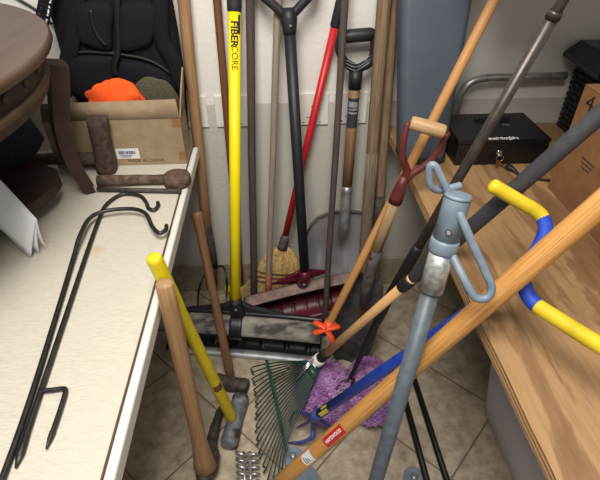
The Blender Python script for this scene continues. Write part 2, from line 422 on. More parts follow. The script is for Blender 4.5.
# ================================================================== white desk
XE = -.276
t = thing('desk', 'long white laminate desk with a pale edge band', 'desk', (-.95, .45, 0))
MB().box(((XE-.006-1.86)/2, .5, TZ-.0145), 1.86+XE-.006+.0, 1.94, .029, bev=.001).build('desktop', 'desk', t)
MB().box((XE-.0045, .5, TZ-.0165), .003, 1.94, .0326, bev=0).build('seam', 'seam', t)
MB().box((XE+.006, .5, TZ-.020), .018, 1.94, .040, bev=.006, seg=3).build('edge_band', 'white_edge', t)
for x in (-.8, -1.75):
    for y in (-.3, 1.35): MB().box((x, y, (TZ-.03)/2), .045, .045, TZ-.03, bev=.004).build('leg', 'leg', t)

# ================================================================== plywood bench
XB = .401
t = thing('workbench', 'plywood topped workbench with a rough splintered edge', 'workbench', (1.0, .45, 0))
g = MB()
n = 60; P0 = []; P1 = []
for i in range(n+1):
    y = -.45+2.02*i/n; e = noise.noise(V((y*9, 2, 0)))*.003+noise.noise(V((y*40, 7, 0)))*.0012
    P0.append((XB+e, y)); P1.append((XB-.003+e*.5, y))
vs = [(x, y, BZ) for x, y in P0]+[(1.69, y, BZ) for x, y in P0]+[(x, y, BZ-.021) for x, y in P1]+[(1.69, y, BZ-.021) for x, y in P1]
k = n+1; fs = []
for i in range(n): fs += [[i, i+1, k+i+1, k+i], [2*k+i, 3*k+i, 3*k+i+1, 2*k+i+1]]
g.add(vs, fs, flat=True).build('plywood_top', 'ply', t)
g = MB(); vs = [(x-.0006, y, BZ-.0005) for x, y in P0]+[(x-.0006, y, BZ-.021) for x, y in P1]
vs2 = [(x+.004, y, z) for x, y, z in vs]
g.add(vs+vs2, [[i, i+1, k+i+1, k+i] for i in range(n)]+[[2*k+i, 2*k+i+1, 3*k+i+1, 3*k+i][::-1] for i in range(n)], flat=True).build('raw_edge', 'plyedge', t)
MB().box((1.06, 1.47, BZ-.07), 1.2, .04, .09, bev=.002).build('rail', 'wood_weather', t)
for x in (1.15, 1.62):
    for y in (-.3, 1.44): MB().box((x, y, (BZ-.022)/2), .07, .07, BZ-.022, bev=.003).build('leg', 'wood_weather', t)

# storage tote under the bench
t = thing('storage_tote', 'translucent plastic storage tote under the plywood bench', 'storage box', (.9, .5, 0))
def rrect(x0, x1, y0, y1, r, z, n=6):
    o = []
    for cx, cy, a0 in ((x1-r, y1-r, 0), (x0+r, y1-r, 90), (x0+r, y0+r, 180), (x1-r, y0+r, 270)):
        for i in range(n+1):
            a = math.radians(a0+90*i/n); o.append(V((cx+r*math.cos(a), cy+r*math.sin(a), z)))
    return o
def loft(mb, rings, cap0=True, cap1=True):
    n = len(rings[0]); vs = [p for r in rings for p in r]; fs = []
    for i in range(len(rings)-1):
        for j in range(n): fs.append([i*n+j, i*n+(j+1) % n, (i+1)*n+(j+1) % n, (i+1)*n+j])
    mb.add(vs, fs); b = len(mb.v)-len(vs)
    if cap0: mb.flat.add(len(mb.f)); mb.f.append([b+j for j in range(n)][::-1])
    if cap1: mb.flat.add(len(mb.f)); mb.f.append([b+(len(rings)-1)*n+j for j in range(n)])
    return mb
o_ = [rrect(.70-k*.05, 1.12+k*.02, .28-k*.03, .93+k*.02, .05, z) for k, z in ((0, .002), (.1, .01), (1, .33))]
i_ = [rrect(.704-k*.05, 1.116+k*.02, .284-k*.03, .926+k*.02, .048, z) for k, z in ((1, .33), (.1, .014), (0, .008))]
loft(MB(), o_+i_).build('body', 'tote', t)
loft(MB(), [rrect(.64, 1.15, .24, .96, .05, .331), rrect(.635, 1.155, .235, .965, .05, .34), rrect(.635, 1.155, .235, .965, .05, .352), rrect(.65, 1.14, .25, .95, .05, .358)]).build('lid', 'tote', t)
g = MB().box((.92, .6, .10), .34, .5, .17, bev=.03); g.build('folded_contents', 'white_p', t)

# ================================================================== round brown table on the desk
c = V((-1.066, .888, 0)); ZT = 1.22; RR = .631
t = thing('round_table', 'round dark brown wooden table with curved legs standing on the white desk', 'table', (c.x, c.y, TZ))
def ring(r, z, n=96): return [V((c.x+r*math.cos(2*PI*i/n), c.y+r*math.sin(2*PI*i/n), z)) for i in range(n)]
loft(MB(), [ring(RR-.016, ZT-.026), ring(RR-.004, ZT-.022), ring(RR, ZT-.014), ring(RR-.001, ZT-.004), ring(RR-.006, ZT)]).build('tabletop', 'table_wood', t)
loft(MB(), [ring(RR-.034, ZT-.105), ring(RR-.036, ZT-.026)]).build('apron', 'table_dark', t)
loft(MB(), [ring(RR-.034, ZT-.088), ring(RR-.027, ZT-.086), ring(RR-.026, ZT-.072), ring(RR-.034, ZT-.070)]).build('bronze_band', 'bronze', t)
for i in range(44):
    a = 2*PI*i/44+.05; d = V((math.cos(a), math.sin(a), 0)); p = V((c.x, c.y, ZT-.048))+d*(RR-.0365)
    if a < 2.0 or a > 5.2: MB().tube([p, p+d*.005, p+d*.008], [.009, .0075, .003], 12).build('stud', 'bronze', t)
def at_angle(px, py, ang):
    nn = V((-math.sin(ang), math.cos(ang), 0)); r = ray(px, py); return CAM+r*((V((c.x, c.y, 0))-CAM).dot(nn)/r.dot(nn))
A0 = math.radians(31.6); prof = []
for px, py in ((56, 62), (58, 85), (59, 108), (61, 130), (70, 158), (86, 184)):
    p = at_angle(px, py, A0); prof.append((math.hypot(p.x-c.x, p.y-c.y), p.z))
prof.append((prof[-1][0]+.012, TZ+.016))
for k in range(4):
    a = A0+k*PI/2; d = V((math.cos(a), math.sin(a), 0)); q = d.cross(V((0, 0, 1)))
    pts = cr([V((c.x, c.y, 0))+d*r+V((0, 0, z)) for r, z in prof], 5)
    g = MB(); vs = []; n = len(pts)
    for i, p in enumerate(pts):
        tt = (pts[min(i+1, n-1)]-pts[max(i-1, 0)]).normalized(); w = tt.cross(q).normalized(); hw = lerp(.034, .026, i/(n-1)); ht = lerp(.022, .016, i/(n-1))
        vs += [p+q*hw+w*ht, p-q*hw+w*ht, p-q*hw-w*ht, p+q*hw-w*ht]
    for v in vs: v.z = max(v.z, TZ+.0005)
    fs = [[i*4+j, i*4+(j+1) % 4, i*4+4+(j+1) % 4, i*4+4+j] for i in range(n-1) for j in range(4)]+[[3, 2, 1, 0], [(n-1)*4+j for j in range(4)]]
    g.add(vs, fs, flat=True).build('leg', 'table_dark', t)
sh = []
for i in range(64):
    a = 2*PI*i/64; rr = .35+.20*abs(math.cos(2*(a-A0)))**3; sh.append(V((c.x+rr*math.cos(a), c.y+rr*math.sin(a), .815)))
loft(MB(), [sh, [p+V((0, 0, .025)) for p in sh]]).build('shelf', 'table_dark', t)
# navy bundle on that shelf
g = MB(); q = Z(40, 158, .842); b0 = V((q.x-.20, q.y-.0, .842)); rings = []
for z, k in ((0, .7), (.004, .92), (.04, 1.02), (.09, 1.0), (.14, .88), (.165, .5)):
    r = []
    for i in range(28):
        a = 2*PI*i/28; nn = 1+.10*noise.noise(V((math.cos(a)*2, math.sin(a)*2, z*12)))
        r.append(b0+V((.20*k*nn*math.copysign(abs(math.cos(a))**.7, math.cos(a)), .10*k*nn*math.copysign(abs(math.sin(a))**.7, math.sin(a)), z*1.0)))
    rings.append(r)
o = loft(g, rings).build('cloth_bundle', 'navy'); tag(o, 'dark navy cloth bundle on the lower shelf of the round table', 'cloth')

# folded white leaflet standing on the desk
t = thing('leaflet', 'folded white paper leaflet propped on the desk against the round table', 'paper', Z(25, 255, TZ))
a1 = Z(31, 258, TZ+.001); b1 = D(36, 220, 1.075); a0 = D(-14, 215, 1.075); b0 = D(-14, 166, 1.045)
def leaf(p, q, r, s, name):
    g = [[lerp(lerp(p, q, i/6), lerp(s, r, i/6), j/6) for i in range(7)] for j in range(7)]
    nn = (q-p).cross(s-p).normalized()
    for j in range(7):
        for i in range(7): g[j][i] = g[j][i]+nn*.006*math.sin(PI*j/6)
    return MB().sheet(g, .0012).build(name, 'paper', t)
leaf(a0, a1, b1, b0, 'front_leaf')
k_ = V((.028, .03, 0))
leaf(a0+k_, a1+k_, b1+V((0, .004, -.001)), b0+V((0, .004, -.001)), 'back_leaf')
leaf(a0+k_*.5, a1+k_*.5, b1+V((0, .002, -.004)), b0+V((0, .002, -.004)), 'inner_leaf')

# ================================================================== cardboard box with hat
t = thing('cardboard_box', 'open cardboard box with a barcode sticker on the white desk', 'box', V((-.55, 1.4, TZ)))
bl = Z(58, 167, TZ+.001); br_ = Z(187, 163.5, TZ+.001); yb = 1.455
x0, x1, yf = bl.x, br_.x, br_.y; hz = TZ+.135
zt = Yp(176, 119, yf).z
zt = max(zt, TZ+.1); th = .004
MB().box(((x0+x1)/2, yf+th/2, (TZ+zt)/2+.0005), x1-x0, th, zt-TZ-.001, bev=.0005).build('front_panel', 'card', t)
MB().box(((x0+x1)/2, yb, (TZ+zt)/2+.0005), x1-x0, th, zt-TZ-.001, bev=.0005).build('back_panel', 'card', t)
for x in (x0+th/2, x1-th/2): MB().box((x, (yf+yb)/2+th/2, (TZ+zt)/2+.0005), th, yb-yf-th*1.1, zt-TZ-.001, bev=.0005).build('side_panel', 'card', t)
MB().box(((x0+x1)/2, (yf+yb)/2, TZ+.003), x1-x0-.01, yb-yf-.01, .004, bev=0).build('bottom_panel', 'card', t)
f0 = V((x0, yf+.002, zt)); f1 = V((x1, yf+.002, zt)); u0 = V((x0+.005, yf+.012, zt+.050)); u1 = V((x1-.006, yf+.012, zt+.056))
MB().sheet([[f0, f1], [u0, u1]], .004).build('front_flap', 'card', t)
s0 = V((x1, yf+.006, zt)); s1 = V((x1, yb-.004, zt)); 
MB().sheet([[s0, s1], [s0+V((.012, .01, .075)), s1+V((.012, .0, .12))]], .004).build('side_flap', 'card', t)
MB().box((x1-.012, yf-.0006, zt-.012), .026, .0006, .026, bev=0).build('tape', 'tape', t)
MB().box((x1-.010, yf-.0006, TZ+.03), .02, .0006, .026, bev=0).build('tape', 'tape', t)
lc = V((lerp(x0, x1, .56), yf-.0006, TZ+.041))
lb = MB().box(lc, .070, .0008, .034, bev=0).build('barcode_label', 'paper', t)
g = MB(); x = -.026
while x < .024:
    w = random.choice((.001, .0016, .0024)); g.box(lc+V((x, -.0007, .004)), w, .0004, .011, bev=0); x += w+random.choice((.001, .0015))
for k in range(2): g.box(lc+V((-.006, -.0007, -.006-.005*k)), .038-.008*k, .0004, .0018, bev=0)
g.build('barcode', 'ink', lb)
g = MB(); text_flat(g, 'MADE IN CHINA', .0145, V((lerp(x0, x1, .69), yf-.0004, TZ+.0165)), V((1, 0, 0)), V((0, 0, 1)), sx=1.05); g.build('printing', 'ink_soft', t)
# orange hat lying in the box
def blob(name, m, cc, rx, ry, rz, amp, fold, label, cat, seed, sup=1):
    g = MB(); nu, nv = 40, 22; rings = []
    for j in range(nv+1):
        ph = -PI/2+PI*j/nv; r = []
        for i in range(nu):
            a = 2*PI*i/nu; d = V((math.cos(ph)*math.cos(a), math.cos(ph)*math.sin(a), math.sin(ph)))
            k = 1+amp*noise.noise(d*1.8+V((seed, 0, 0)))-fold*max(0, 1-abs(math.sin((a-1.1)*1.5))*3)*max(0, math.cos(ph*.8))
            r.append(cc+V((d.x*rx, d.y*ry, d.z*rz))*k)
        rings.append(r)
    o = loft(g, rings).build(name, m); tag(o, label, cat); return o
hc = Yp(113, 103, (yf+yb)/2+.01)
blob('knit_hat', 'orange_f', V((hc.x+.006, 1.398, zt+.034)), .094, .027, .066, .34, .22, 'bright orange knit hat poking out of the cardboard box', 'hat', 3)
hc2 = Yp(150, 96, 1.44)
blob('folded_cap', 'olive', V((hc2.x+.018, 1.432, zt+.020)), .072, .015, .080, .10, 0, 'olive cloth cap behind the orange hat in the box', 'hat', 9)

# ================================================================== backpack
t = thing('backpack', 'large black backpack standing against the wall behind the cardboard box', 'backpack', (-.56, 1.51, TZ))
xl = Yp(62, 60, 1.48).x; xr = Yp(178, 70, 1.48).x; cx = (xl+xr)/2; hw = (xr-xl)/2
def packsec(z, k=1, grow=0):
    u = (z-TZ)/.66; w = hw*(.86+.20*math.sin(PI*min(1, max(0, .15+u*.75))))*(1 if u < .8 else 1-(u-.8)*1.6)*k+grow; dd = .042*k+grow
    r = []
    for i in range(48):
        a = 2*PI*i/48; e = .45
        r.append(V((cx+w*math.copysign(abs(math.cos(a))**e, math.cos(a)), 1.522+dd*math.copysign(abs(math.sin(a))**.7, math.sin(a)), z)))
    return r
loft(MB(), [packsec(TZ+.004, .9)]+[packsec(TZ+.02+.64*i/20) for i in range(21)]+[packsec(TZ+.675, .8)]).build('body', 'pack', t)
def pad(pts, thick, name, m, y=1.478):
    # a stuffed pad with outline pts (x, z)
    n = len(pts); cxx = sum(p[0] for p in pts)/n; cz = sum(p[1] for p in pts)/n; rings = []
    for k, d in ((1, 0), (.97, .55), (.9, .85), (.7, 1), (.35, 1.06)):
        rings.append([V((cxx+(p[0]-cxx)*k, y-thick*d, cz+(p[1]-cz)*k)) for p in pts])
    return loft(MB(), rings, cap0=False).build(name, m, t)
def px_poly(pp, Yv=1.478, k=4): return [(p.x, p.z) for p in cr([Yp(a, b, Yv) for a, b in pp], k, True)]
pad(px_poly([(82, 2), (112, 4), (113, 30), (111, 50), (92, 46), (80, 40), (76, 20)]), .020, 'back_pad', 'pack_mesh')
pad(px_poly([(122, 4), (152, 2), (158, 20), (152, 42), (140, 48), (122, 50), (120, 30)]), .020, 'back_pad', 'pack_mesh')
pad(px_poly([(70, 58), (110, 56), (113, 62), (112, 90), (90, 98), (70, 92)]), .018, 'lumbar_pad', 'pack_mesh')
pad(px_poly([(122, 60), (160, 68), (174, 84), (170, 96), (140, 96), (121, 90)]), .018, 'lumbar_pad', 'pack_mesh')
MB().tube(cr([Yp(a, b, 1.474) for a, b in [(64, 54), (85, 52), (108, 53), (125, 55), (148, 60), (166, 70), (176, 80), (182, 96)]], 5), .0055, 8).build('piping', 'pack_pipe', t)
for pp in ([(158, -30), (160, 10), (162, 40), (174, 62), (180, 90)], [(80, -30), (76, 10), (72, 40), (66, 70), (64, 95)]):
    MB().tube(cr([Yp(a, b, 1.470) for a, b in pp], 6), .024, 10, flat=.28, up=(0, -1, 0)).build('shoulder_strap', 'pack', t)
MB().tube(cr([Yp(a, b, 1.468) for a, b in [(117, -20), (117, 20), (118, 50), (114, 66), (116, 76)]], 6), .009, 8, flat=.3, up=(0, -1, 0)).build('webbing_strap', 'pack_pipe', t)
MB().tube(cr([Yp(a, b, 1.455) for a, b in [(90, 10), (93, 26), (99, 38), (106, 46)]], 6), .006, 8, flat=.4, up=(0, -1, 0)).build('webbing_strap', 'pack_pipe', t)
# side strap with white lettering
sa = Yp(51.5, -26, 1.44); sb = Yp(41.5, 24, 1.44); dd = (sb-sa).normalized()
sp_ = MB().tube([lerp(sa, sb, i/8) for i in range(9)], .019, 12, flat=.12, up=(0, -1, 0)).build('lettered_strap', 'pack', t)
g = MB(); text_flat(g, 'SUBMERGE', .030, lerp(sa, sb, .5)+V((.001, -.0028, 0)), -dd, V((1, 0, .2)).cross(V((0, 1, 0))) if 0 else (-dd).cross(V((0, 1, 0))) * -1, sx=.92, bold=.0007)
g.build('lettering', 'ink_white', sp_)
# thin dark cord on the wall
o = MB().tube(cr([Yp(8, -8, 1.571), Yp(20, 0, 1.573), Yp(30, 6, 1.574), Yp(42, 14, 1.573), Yp(52, 24, 1.56)], 5), .004, 8).build('hanging_cord', 'black_p'); tag(o, 'thin dark cord hanging across the white wall beside the backpack', 'cord')

# ================================================================== rusty tools on the desk
t = thing('sledge_hammer', 'rusty hammer with its long block head standing in front of the box', 'hammer', Z(104, 172, TZ))
hp = Z(106, 174, TZ+.001); yy = Z(187, 163.5, TZ).y-.037
hb = V((hp.x, yy, TZ+.001)); ht = Yp(97, 118, yy-.003)
g = MB(); vs = []
pts = [lerp(hb, ht, i/10) for i in range(11)]
for i, p in enumerate(pts):
    k = (1.05, 1.08, 1.05, 1.0, .96, .94, .94, .96, 1.0, 1.02, .98)[i]
    vs.append([p+V((.027*k*sx, .026*k*sy, 0)) for sx, sy in ((1, .55), (.55, 1), (-.55, 1), (-1, .55), (-1, -.55), (-.55, -1), (.55, -1), (1, -.55))])
loft(g, vs).build('head', 'rust_d', t)
e0 = V((hb.x-.02, yy, TZ+.045))
MB().tube([e0, e0+V((-.12, .012, -.003)), e0+V((-.32, .02, -.012))], [.020, .018, .017], 12).build('handle', 'rust_d', t)
t = thing('mallet', 'rusty iron mallet with a round flat head lying near the desk edge', 'hammer', Z(178, 185, TZ))
hc = Z(178, 184, TZ); hc.z = TZ
MB().tube([hc+V((0, 0, z)) for z in (.001, .004, .026, .031, .033)], [.036, .040, .041, .038, .030], 20).build('head', 'rust', t)
q = Z(95.5, 184, TZ+.02)
MB().tube(wob(hc+V((-.038, .0, .0175)), V((q.x, q.y+.022, TZ+.0175)), 8, .002, 5), [.015, .014, .015, .0155, .016, .0165, .0165, .0165], 12).build('handle', 'rust', t)
t = thing('pry_bar', 'flat grey steel bar lying in front of the rusty mallet', 'bar', Z(130, 190, TZ))
a = Z(98, 191.7, TZ); b = Z(180, 193.6, TZ)
MB().tube([V((a.x, a.y, TZ+.0080)), V((b.x, b.y, TZ+.0080))], .0072, 8, flat=1.0).build('shaft', 'iron_d', t)
MB().tube([V((b.x-.006, b.y, TZ+.0095)), V((b.x+.004, b.y, TZ+.0095))], .0085, 10).build('collar', 'iron_d', t)

# ================================================================== shepherd hooks on the desk
r_ = .0054
def hook(pts, label, zz, prong):
    t = thing('shepherd_hook', label, 'garden hook', Z(*pts[0], TZ), 'black shepherd hooks on the desk')
    P = [Z(a, b, TZ+zz(b)) for a, b in pts]
    m = [i for i, p in enumerate(pts) if p[1] < 240]
    Pc = cr(P, 6)
    rr = [r_]*len(Pc)
    if prong: rr[0] = .0015; rr[1] = r_*.8
    if prong:
        tip = P[0]; up0 = lerp(P[0], P[1], .06); MB().tube([tip, lerp(tip, P[1], .16), lerp(tip, P[1], .4)], [.0018, .0068, .0058], 8, flat=.75, up=(0, 0, 1)).build('spike', 'black_m', t)
        Pc = cr([lerp(P[0], P[1], .15)]+P[1:], 6); rr = [r_]*len(Pc)
    MB().tube(Pc, rr, 12, dome=.6).build('rod', 'black_m', t)
    if prong:
        q = [Z(a, b, TZ+.007) for a, b in ((41, 391), (55, 389.5), (63, 388.6), (65.5, 391), (62, 404), (54, 428), (46, 449))]
        MB().tube(cr(q, 4), [r_*.8]*21+[r_*.9, r_*.8, r_*.5, .0012], 10).build('foot_prong', 'black_m', t)
hook([(-16, 520), (1.8, 480), (30, 400), (58, 310), (74, 256), (79.5, 237), (90, 218), (108, 210.5), (133, 209), (146, 214), (152, 226), (159, 233), (165.5, 230), (166.5, 225.5)],
     'black iron shepherd hook with the plain long rod, lying on the white desk', lambda y: r_+.0012+(.0185 if y < 245 else .005 if y < 300 else 0), False)
hook([(15.6, 468), (40, 394), (68, 310), (88, 250), (100, 217), (107, 204), (122, 194.5), (139, 195.5), (146, 202), (148.5, 208), (154, 210), (158, 206), (157.8, 202.5)],
     'black iron shepherd hook with a pointed spike and foot prong on the white desk', lambda y: r_+.0005, True)

# ================================================================== long tools against the wall
def pole(name, label, cat, b, tp, m, w, Yb=None, Yt=1.535, ext=.35, wobb=0, seed=1, n=9, part='handle', zb=.003, group=None, root=None, taper=1):
    A = Yp(*b, Yb) if Yb else Z(*b, zb)
    B = Yp(*tp, Yt); d = (B-A).normalized(); E = B+d*ext
    if E.y > YW-.02: E = B+d*max(0.02, (YW-.02-B.y)/max(d.y, 1e-3))
    t = root or thing(name, label, cat, (A.x, A.y, max(0, min(A.z, .003))), group)
    MB().tube(wob(A, E, n, wobb, seed), [w*lerp(1, taper, i/(n-1)) for i in range(n)], 14, dome=.35).build(part, m, t)
    return t, A, E, d

# pitchfork with a socketed wooden handle
t = thing('pitchfork', 'old pitchfork with a brown wooden handle beside the desk and box', 'garden fork', Z(208, 312, 0))
A = Yp(206.5, 226, 1.50); B = Yp(183.5, 0, 1.54); d = (B-A).normalized()
MB().tube(wob(A, B+d*.3, 8, .004, 4), .0185, 14, dome=.3).build('handle', 'wood_brown', t)
C_ = Yp(216, 268, 1.475)
MB().tube([lerp(A, C_, k) for k in (-.12, .0, .5, 1)], [.0198, .0198, .017, .009], 14).build('socket', 'ferrule', t)
for pp in ([(214, 266), (206, 272), (199, 290), (197, 312)], [(216, 267), (216, 285), (217, 306)], [(217, 266), (224, 268), (227, 284), (226, 303)]):
    P = [Yp(pp[0][0], pp[0][1], 1.475)]+[Yp(a, b, 1.475-.04*(i+1)) for i, (a, b) in enumerate(pp[1:-1])]+[Z(pp[-1][0], pp[-1][1], .004)]
    MB().tube(cr(P, 6), [.0045]*(6*(len(P)-1)-2)+[.003, .0022, .001], 8).build('tine', 'black_m', t)

# brown handled broom with yellow head, behind the yellow shovel handle
t, A, E, d = pole('broom', 'brown wooden handled broom with a small yellow head behind the yellow shovel handle', 'broom', (241, 285), (217, 0), 'wood_dark', .0125, Yb=1.54, Yt=1.552, ext=.2)
hb = Yp(236, 289, 1.535)
MB().tube([hb+V((x*.05, 0, 0)) for x in (-1, -.9, 0, .9, 1)], [.012, .02, .022, .02, .012], 12, flat=.8).build('head', 'yellow_s', t)
MB().tube([hb+V((x*.048, 0, -.020)) for x in (-1, -.5, 0, .5, 1)], [.012, .014, .015, .014, .012], 10, flat=1.4).build('bristles', 'straw', t)

# black snow shovel with yellow handle
def blade(t, Lp, Rp, lipf, lipz, prof, m, ledge_m, ribs, ribamp, thick=.004, cols=90, ledge_from=4):
    e = (Rp-Lp); e.z = 0; W = e.length; e.normalize(); f = V((e.y, -e.x, 0))
    if f.y > 0: f = -f
    pr = cr([V((a, 0, b)) for a, b in prof], 5)
    sl = (Rp.z-Lp.z)
    def pt(u, q, off=0):
        base = V((Lp.x, Lp.y, 0))+e*(u*W)
        bow = -.007*(1-(2*u-1)**2)
        return base+f*(q.x-lipf+bow)+V((0, 0, q.z+off+lerp(Lp.z, Rp.z, u)-lipz))
    nl = ledge_from*5
    G = []
    for i, q in enumerate(pr[:nl+1]):
        row = []
        for j in range(cols+1):
            u = j/cols; h = 0
            for c in ribs: h += math.exp(-((u-c)/.008)**2)
            q2 = V((q.x+h*ribamp*min(1, i/6), 0, q.z+h*ribamp*.3*min(1, i/6)))
            row.append(pt(u, q2))
        G.append(row)
    MB().sheet(G, thick).build('blade', m, t)
    G = [[pt(j/40, q) for j in range(41)] for q in pr[nl:]]
    MB().sheet(G, thick).build('top_flange', ledge_m, t)
    for u in (0, 1):
        poly = [pt(u, q) for q in pr]; c0 = pt(u, V((lipf-.01, 0, .0)))
        # shallow end wall
        inner = [pt(u, V((lerp(q.x, lipf-.035, .22), 0, lerp(q.z, .09, .2)))) for q in pr]
        MB().sheet([poly, inner], thick).build('end_wall', m, t)
    return e, f, W, pt, pr

t = thing('snow_shovel', 'black plastic snow shovel with a bright yellow handle and metal wear strip', 'snow shovel', Z(235, 356, 0))
prof = [(0, .004), (-.06, .018), (-.09, .07), (-.085, .135), (-.05, .185), (-.015, .19), (.02, .150)]
Lp = Z(158, 331, .150); Rp = Z(320, 344, .150)
e, f, W, pt, pr = blade(t, Lp, Rp, .02, .15, prof, 'black_shov', 'dust', [.14, .3, .46, .62, .78, .92], .010)
MB().tube([pt(i/20, V((-.052, 0, .196))) for i in range(21)], .011, 10, dome=.8).build('top_rim', 'black_shov', t)
g = MB(); G = [[pt(j/20, V((x, 0, z))) for j in range(21)] for x, z in ((.004, .0035), (-.006, .012), (-.026, .0165))]
ws = MB().sheet(G, .004).build('wear_strip', 'strip', t)
for i in range(7):
    p = pt(.07+.143*i, V((-.012, 0, .017))); MB().tube([p, p+V((0, -.0015, .003))], .0028, 8).build('rivet', 'iron', ws)
A = Yp(235.5, 302, 1.215); B = Yp(234, 0, 1.50); d = (B-A).normalized()
u0 = (V((A.x, A.y, 0))-V((Lp.x, Lp.y, 0))).dot(e)/W
k0 = pt(u0, V((-.05, 0, .185)))
so = MB().tube([k0+V((0, 0, -.05)), k0+V((0, 0, .0)), lerp(k0, A, .45), lerp(k0, A, .8), A+d*.02], [.034, .032, .027, .0225, .022], 14).build('socket', 'black_p', t)
MB().tube([lerp(k0, A, .75)+V((0, -.021, 0)), lerp(k0, A, .75)+V((0, -.026, 0))], .005, 10).build('screw', 'steel', so)
for sg in (-1, 1):
    G = [[pt(u0+sg*w*.36, V((-.052, 0, z0+(z1-z0)*k/4))) for k in range(5)] for w, z0, z1 in ((0, .18, .265), (.12, .18, .252), (.25, .18, .235), (.5, .18, .224), (.8, .18, .21), (1, .18, .198))]
    MB().sheet(G, .012).build('gusset', 'black_p', t)
G = [[pt(u0+w*.05, V((x, 0, z))) for w in (-.75, -.5, -.2, .2, .5, .75)] for x, z in ((-.04, .198), (-.012, .2), (.012, .178), (.026, .152), (.012, .122))]
MB().sheet(G, .006).build('saddle', 'black_shov', t)
G0 = A; 
gy = Yp(234.3, 11, 1.497)
MB().tube([A, lerp(A, gy, .5), gy], .0185, 18).build('handle', 'yellow', t)
MB().tube([gy, gy+d*.012, gy+d*.14], [.0205, .0215, .0215], 16, dome=.4).build('grip', 'black_r', t)
ax = (A-gy).normalized(); face = CAM-gy
st = MB(); vs, fs = text_verts('FIBER', .033, .0010, .003)
o_t = Yp(234.5, 38, 1.46)
tv = [V((v.x*.90, v.y*.9-.001, 0)) for v in vs]
rr = .0189
ctr = lerp(A, gy, 1)
def along(p): return (p-gy).dot(ax)
cpos = gy+ax*along(Yp(234.5, 34, 1.465))
cyl_wrap(st, tv, fs, cpos, ax, rr, face); st.build('lettering', 'ink', t)
st = MB(); vs, fs = text_verts('CORE', .026, 0, .003)
cyl_wrap(st, vs, fs, gy+ax*along(Yp(234.5, 58, 1.45)), ax, rr, face); st.build('lettering', 'ink', t)
st = MB(); patch(st, cpos, ax, rr-.0001, face, -.052, .0, .0115, .020)
st.build('sticker', 'ink', t)

# dark thin pole
pole('wooden_pole', 'dark charcoal brown wooden pole standing between the yellow handle and corn broom', 'pole', (254, 305), (250, 0), 'wood_char', .0135, Yb=1.437, wobb=.003, seed=3)
t, A, E, d = pole('wooden_pole', 'thin weathered grey wooden handle with a red painted lower end', 'pole', (267.5, 303), (278, 8), 'wood_grey', .0115, Yb=1.437, Yt=1.525, wobb=.003, seed=6)
q = A+d*((Yp(269, 274, 1.45)-A).length); MB().tube([A+d*.004, q], .0128, 12).build('painted_end', 'red_end', t)

# maroon snow shovel
t = thing('snow_shovel', 'maroon plastic snow shovel with a black handle behind the black shovel', 'snow shovel', Z(300, 318, 0))
Lp = Z(246, 308, .155); Rp = Z(354, 282, .205)
prof = [(0.02, .004), (-.035, .02), (-.066, .07), (-.060, .13), (-.028, .166), (-.010, .170), (.018, .155)]
e, f, W, pt, pr = blade(t, Lp, Rp, .018, .155, prof, 'maroon', 'maroon_d', [.1, .22, .34, .46, .58, .70, .82, .92], .006)
A = Yp(305, 277, 1.345); B = Yp(289.5, 30, 1.49); d = (B-A).normalized()
u0 = (V((A.x, A.y, 0))-V((Lp.x, Lp.y, 0))).dot(e)/W
k0 = pt(u0, V((-.035, 0, .175)))
for sg, L in ((-1, .28), (1, .27)):
    G = []
    for w in (0, .3, .6, 1):
        hgt = .062*(1-w)+.002
        G.append([pt(u0+sg*w*L, V((-.035-.02*w, 0, .170+hgt*(k/4)))) for k in range(5)])
    MB().sheet(G, .008).build('gusset', 'maroon', t)
so = MB().tube([k0+V((0, -.012, -.02)), lerp(k0, A, .5)+V((0, -.006, 0)), A, A+d*.03], [.0255, .024, .0215, .0205], 14).build('socket', 'maroon', t)
p = lerp(k0, A, .5)+V((0, -.029, .0)); MB().tube([p, p+V((0, -.006, .002))], .006, 10).build('screw', 'steel', so)
MB().tube([A-d*.01, lerp(A, B, .5), B], [.0178, .018, .018], 16).build('handle', 'black_h', t)
jn = MB().tube([B-d*.012, B, B+d*.03, B+d*.06], [.0195, .0215, .026, .020], 14).build('yoke', 'black_p', t)
p = B+V((.002, -.0235, .018)); MB().tube([p, p+V((0, -.004, 0))], .004, 8).build('rivet', 'steel', jn)
Lh = Yp(258, -10, 1.50); Rh = Yp(314, -10, 1.50)
for q in (Lh, Rh):
    mid = lerp(B+d*.035, q, .5)+V((0, 0, -.004)); MB().tube(cr([B+d*.03, mid, q, q+V((0, 0, .035))], 5), .0135, 10, flat=.75, up=(0, -1, 0)).build('yoke_arm', 'black_p', t)
MB().tube([Lh+V((-.012, 0, .035)), Rh+V((.012, 0, .035))], .016, 14, dome=.5).build('grip', 'black_p', t)

# corn broom
t = thing('corn_broom', 'corn broom with golden straw and a red handle', 'broom', Z(268, 304, 0))
A = Yp(284, 241, 1.495); B = Yp(335, 26, 1.552); d = (B-A).normalized()
MB().tube([A-d*.02, lerp(A, B, .5), B], .0128, 14).build('handle', 'red', t)
MB().tube([B-d*.004, B, B+d*.13], [.0135, .0158, .0158], 14, dome=.4).build('grip', 'black_r', t)
MB().tube([A+d*.03, A+d*.02, A-d*.02, A-d*.035], [.0145, .017, .0195, .022], 14).build('wire_collar', 'ferrule', t)
top = A-d*.03
eL = Z(226, 305, .004); eR = Z(303, 296, .004); 
eL = Yp(228, 303, 1.40); eR = Yp(303, 297, 1.42)
body = MB(); G = []
BL = cr([(278, 248, 0), (270, 252, 0), (262, 260, 0), (254, 272, 0), (243, 287, 0), (226, 304, 0)], 6)
BR = cr([(289, 248, 0), (294, 253, 0), (299, 262, 0), (301, 274, 0), (303, 287, 0), (307, 302, 0)], 6)
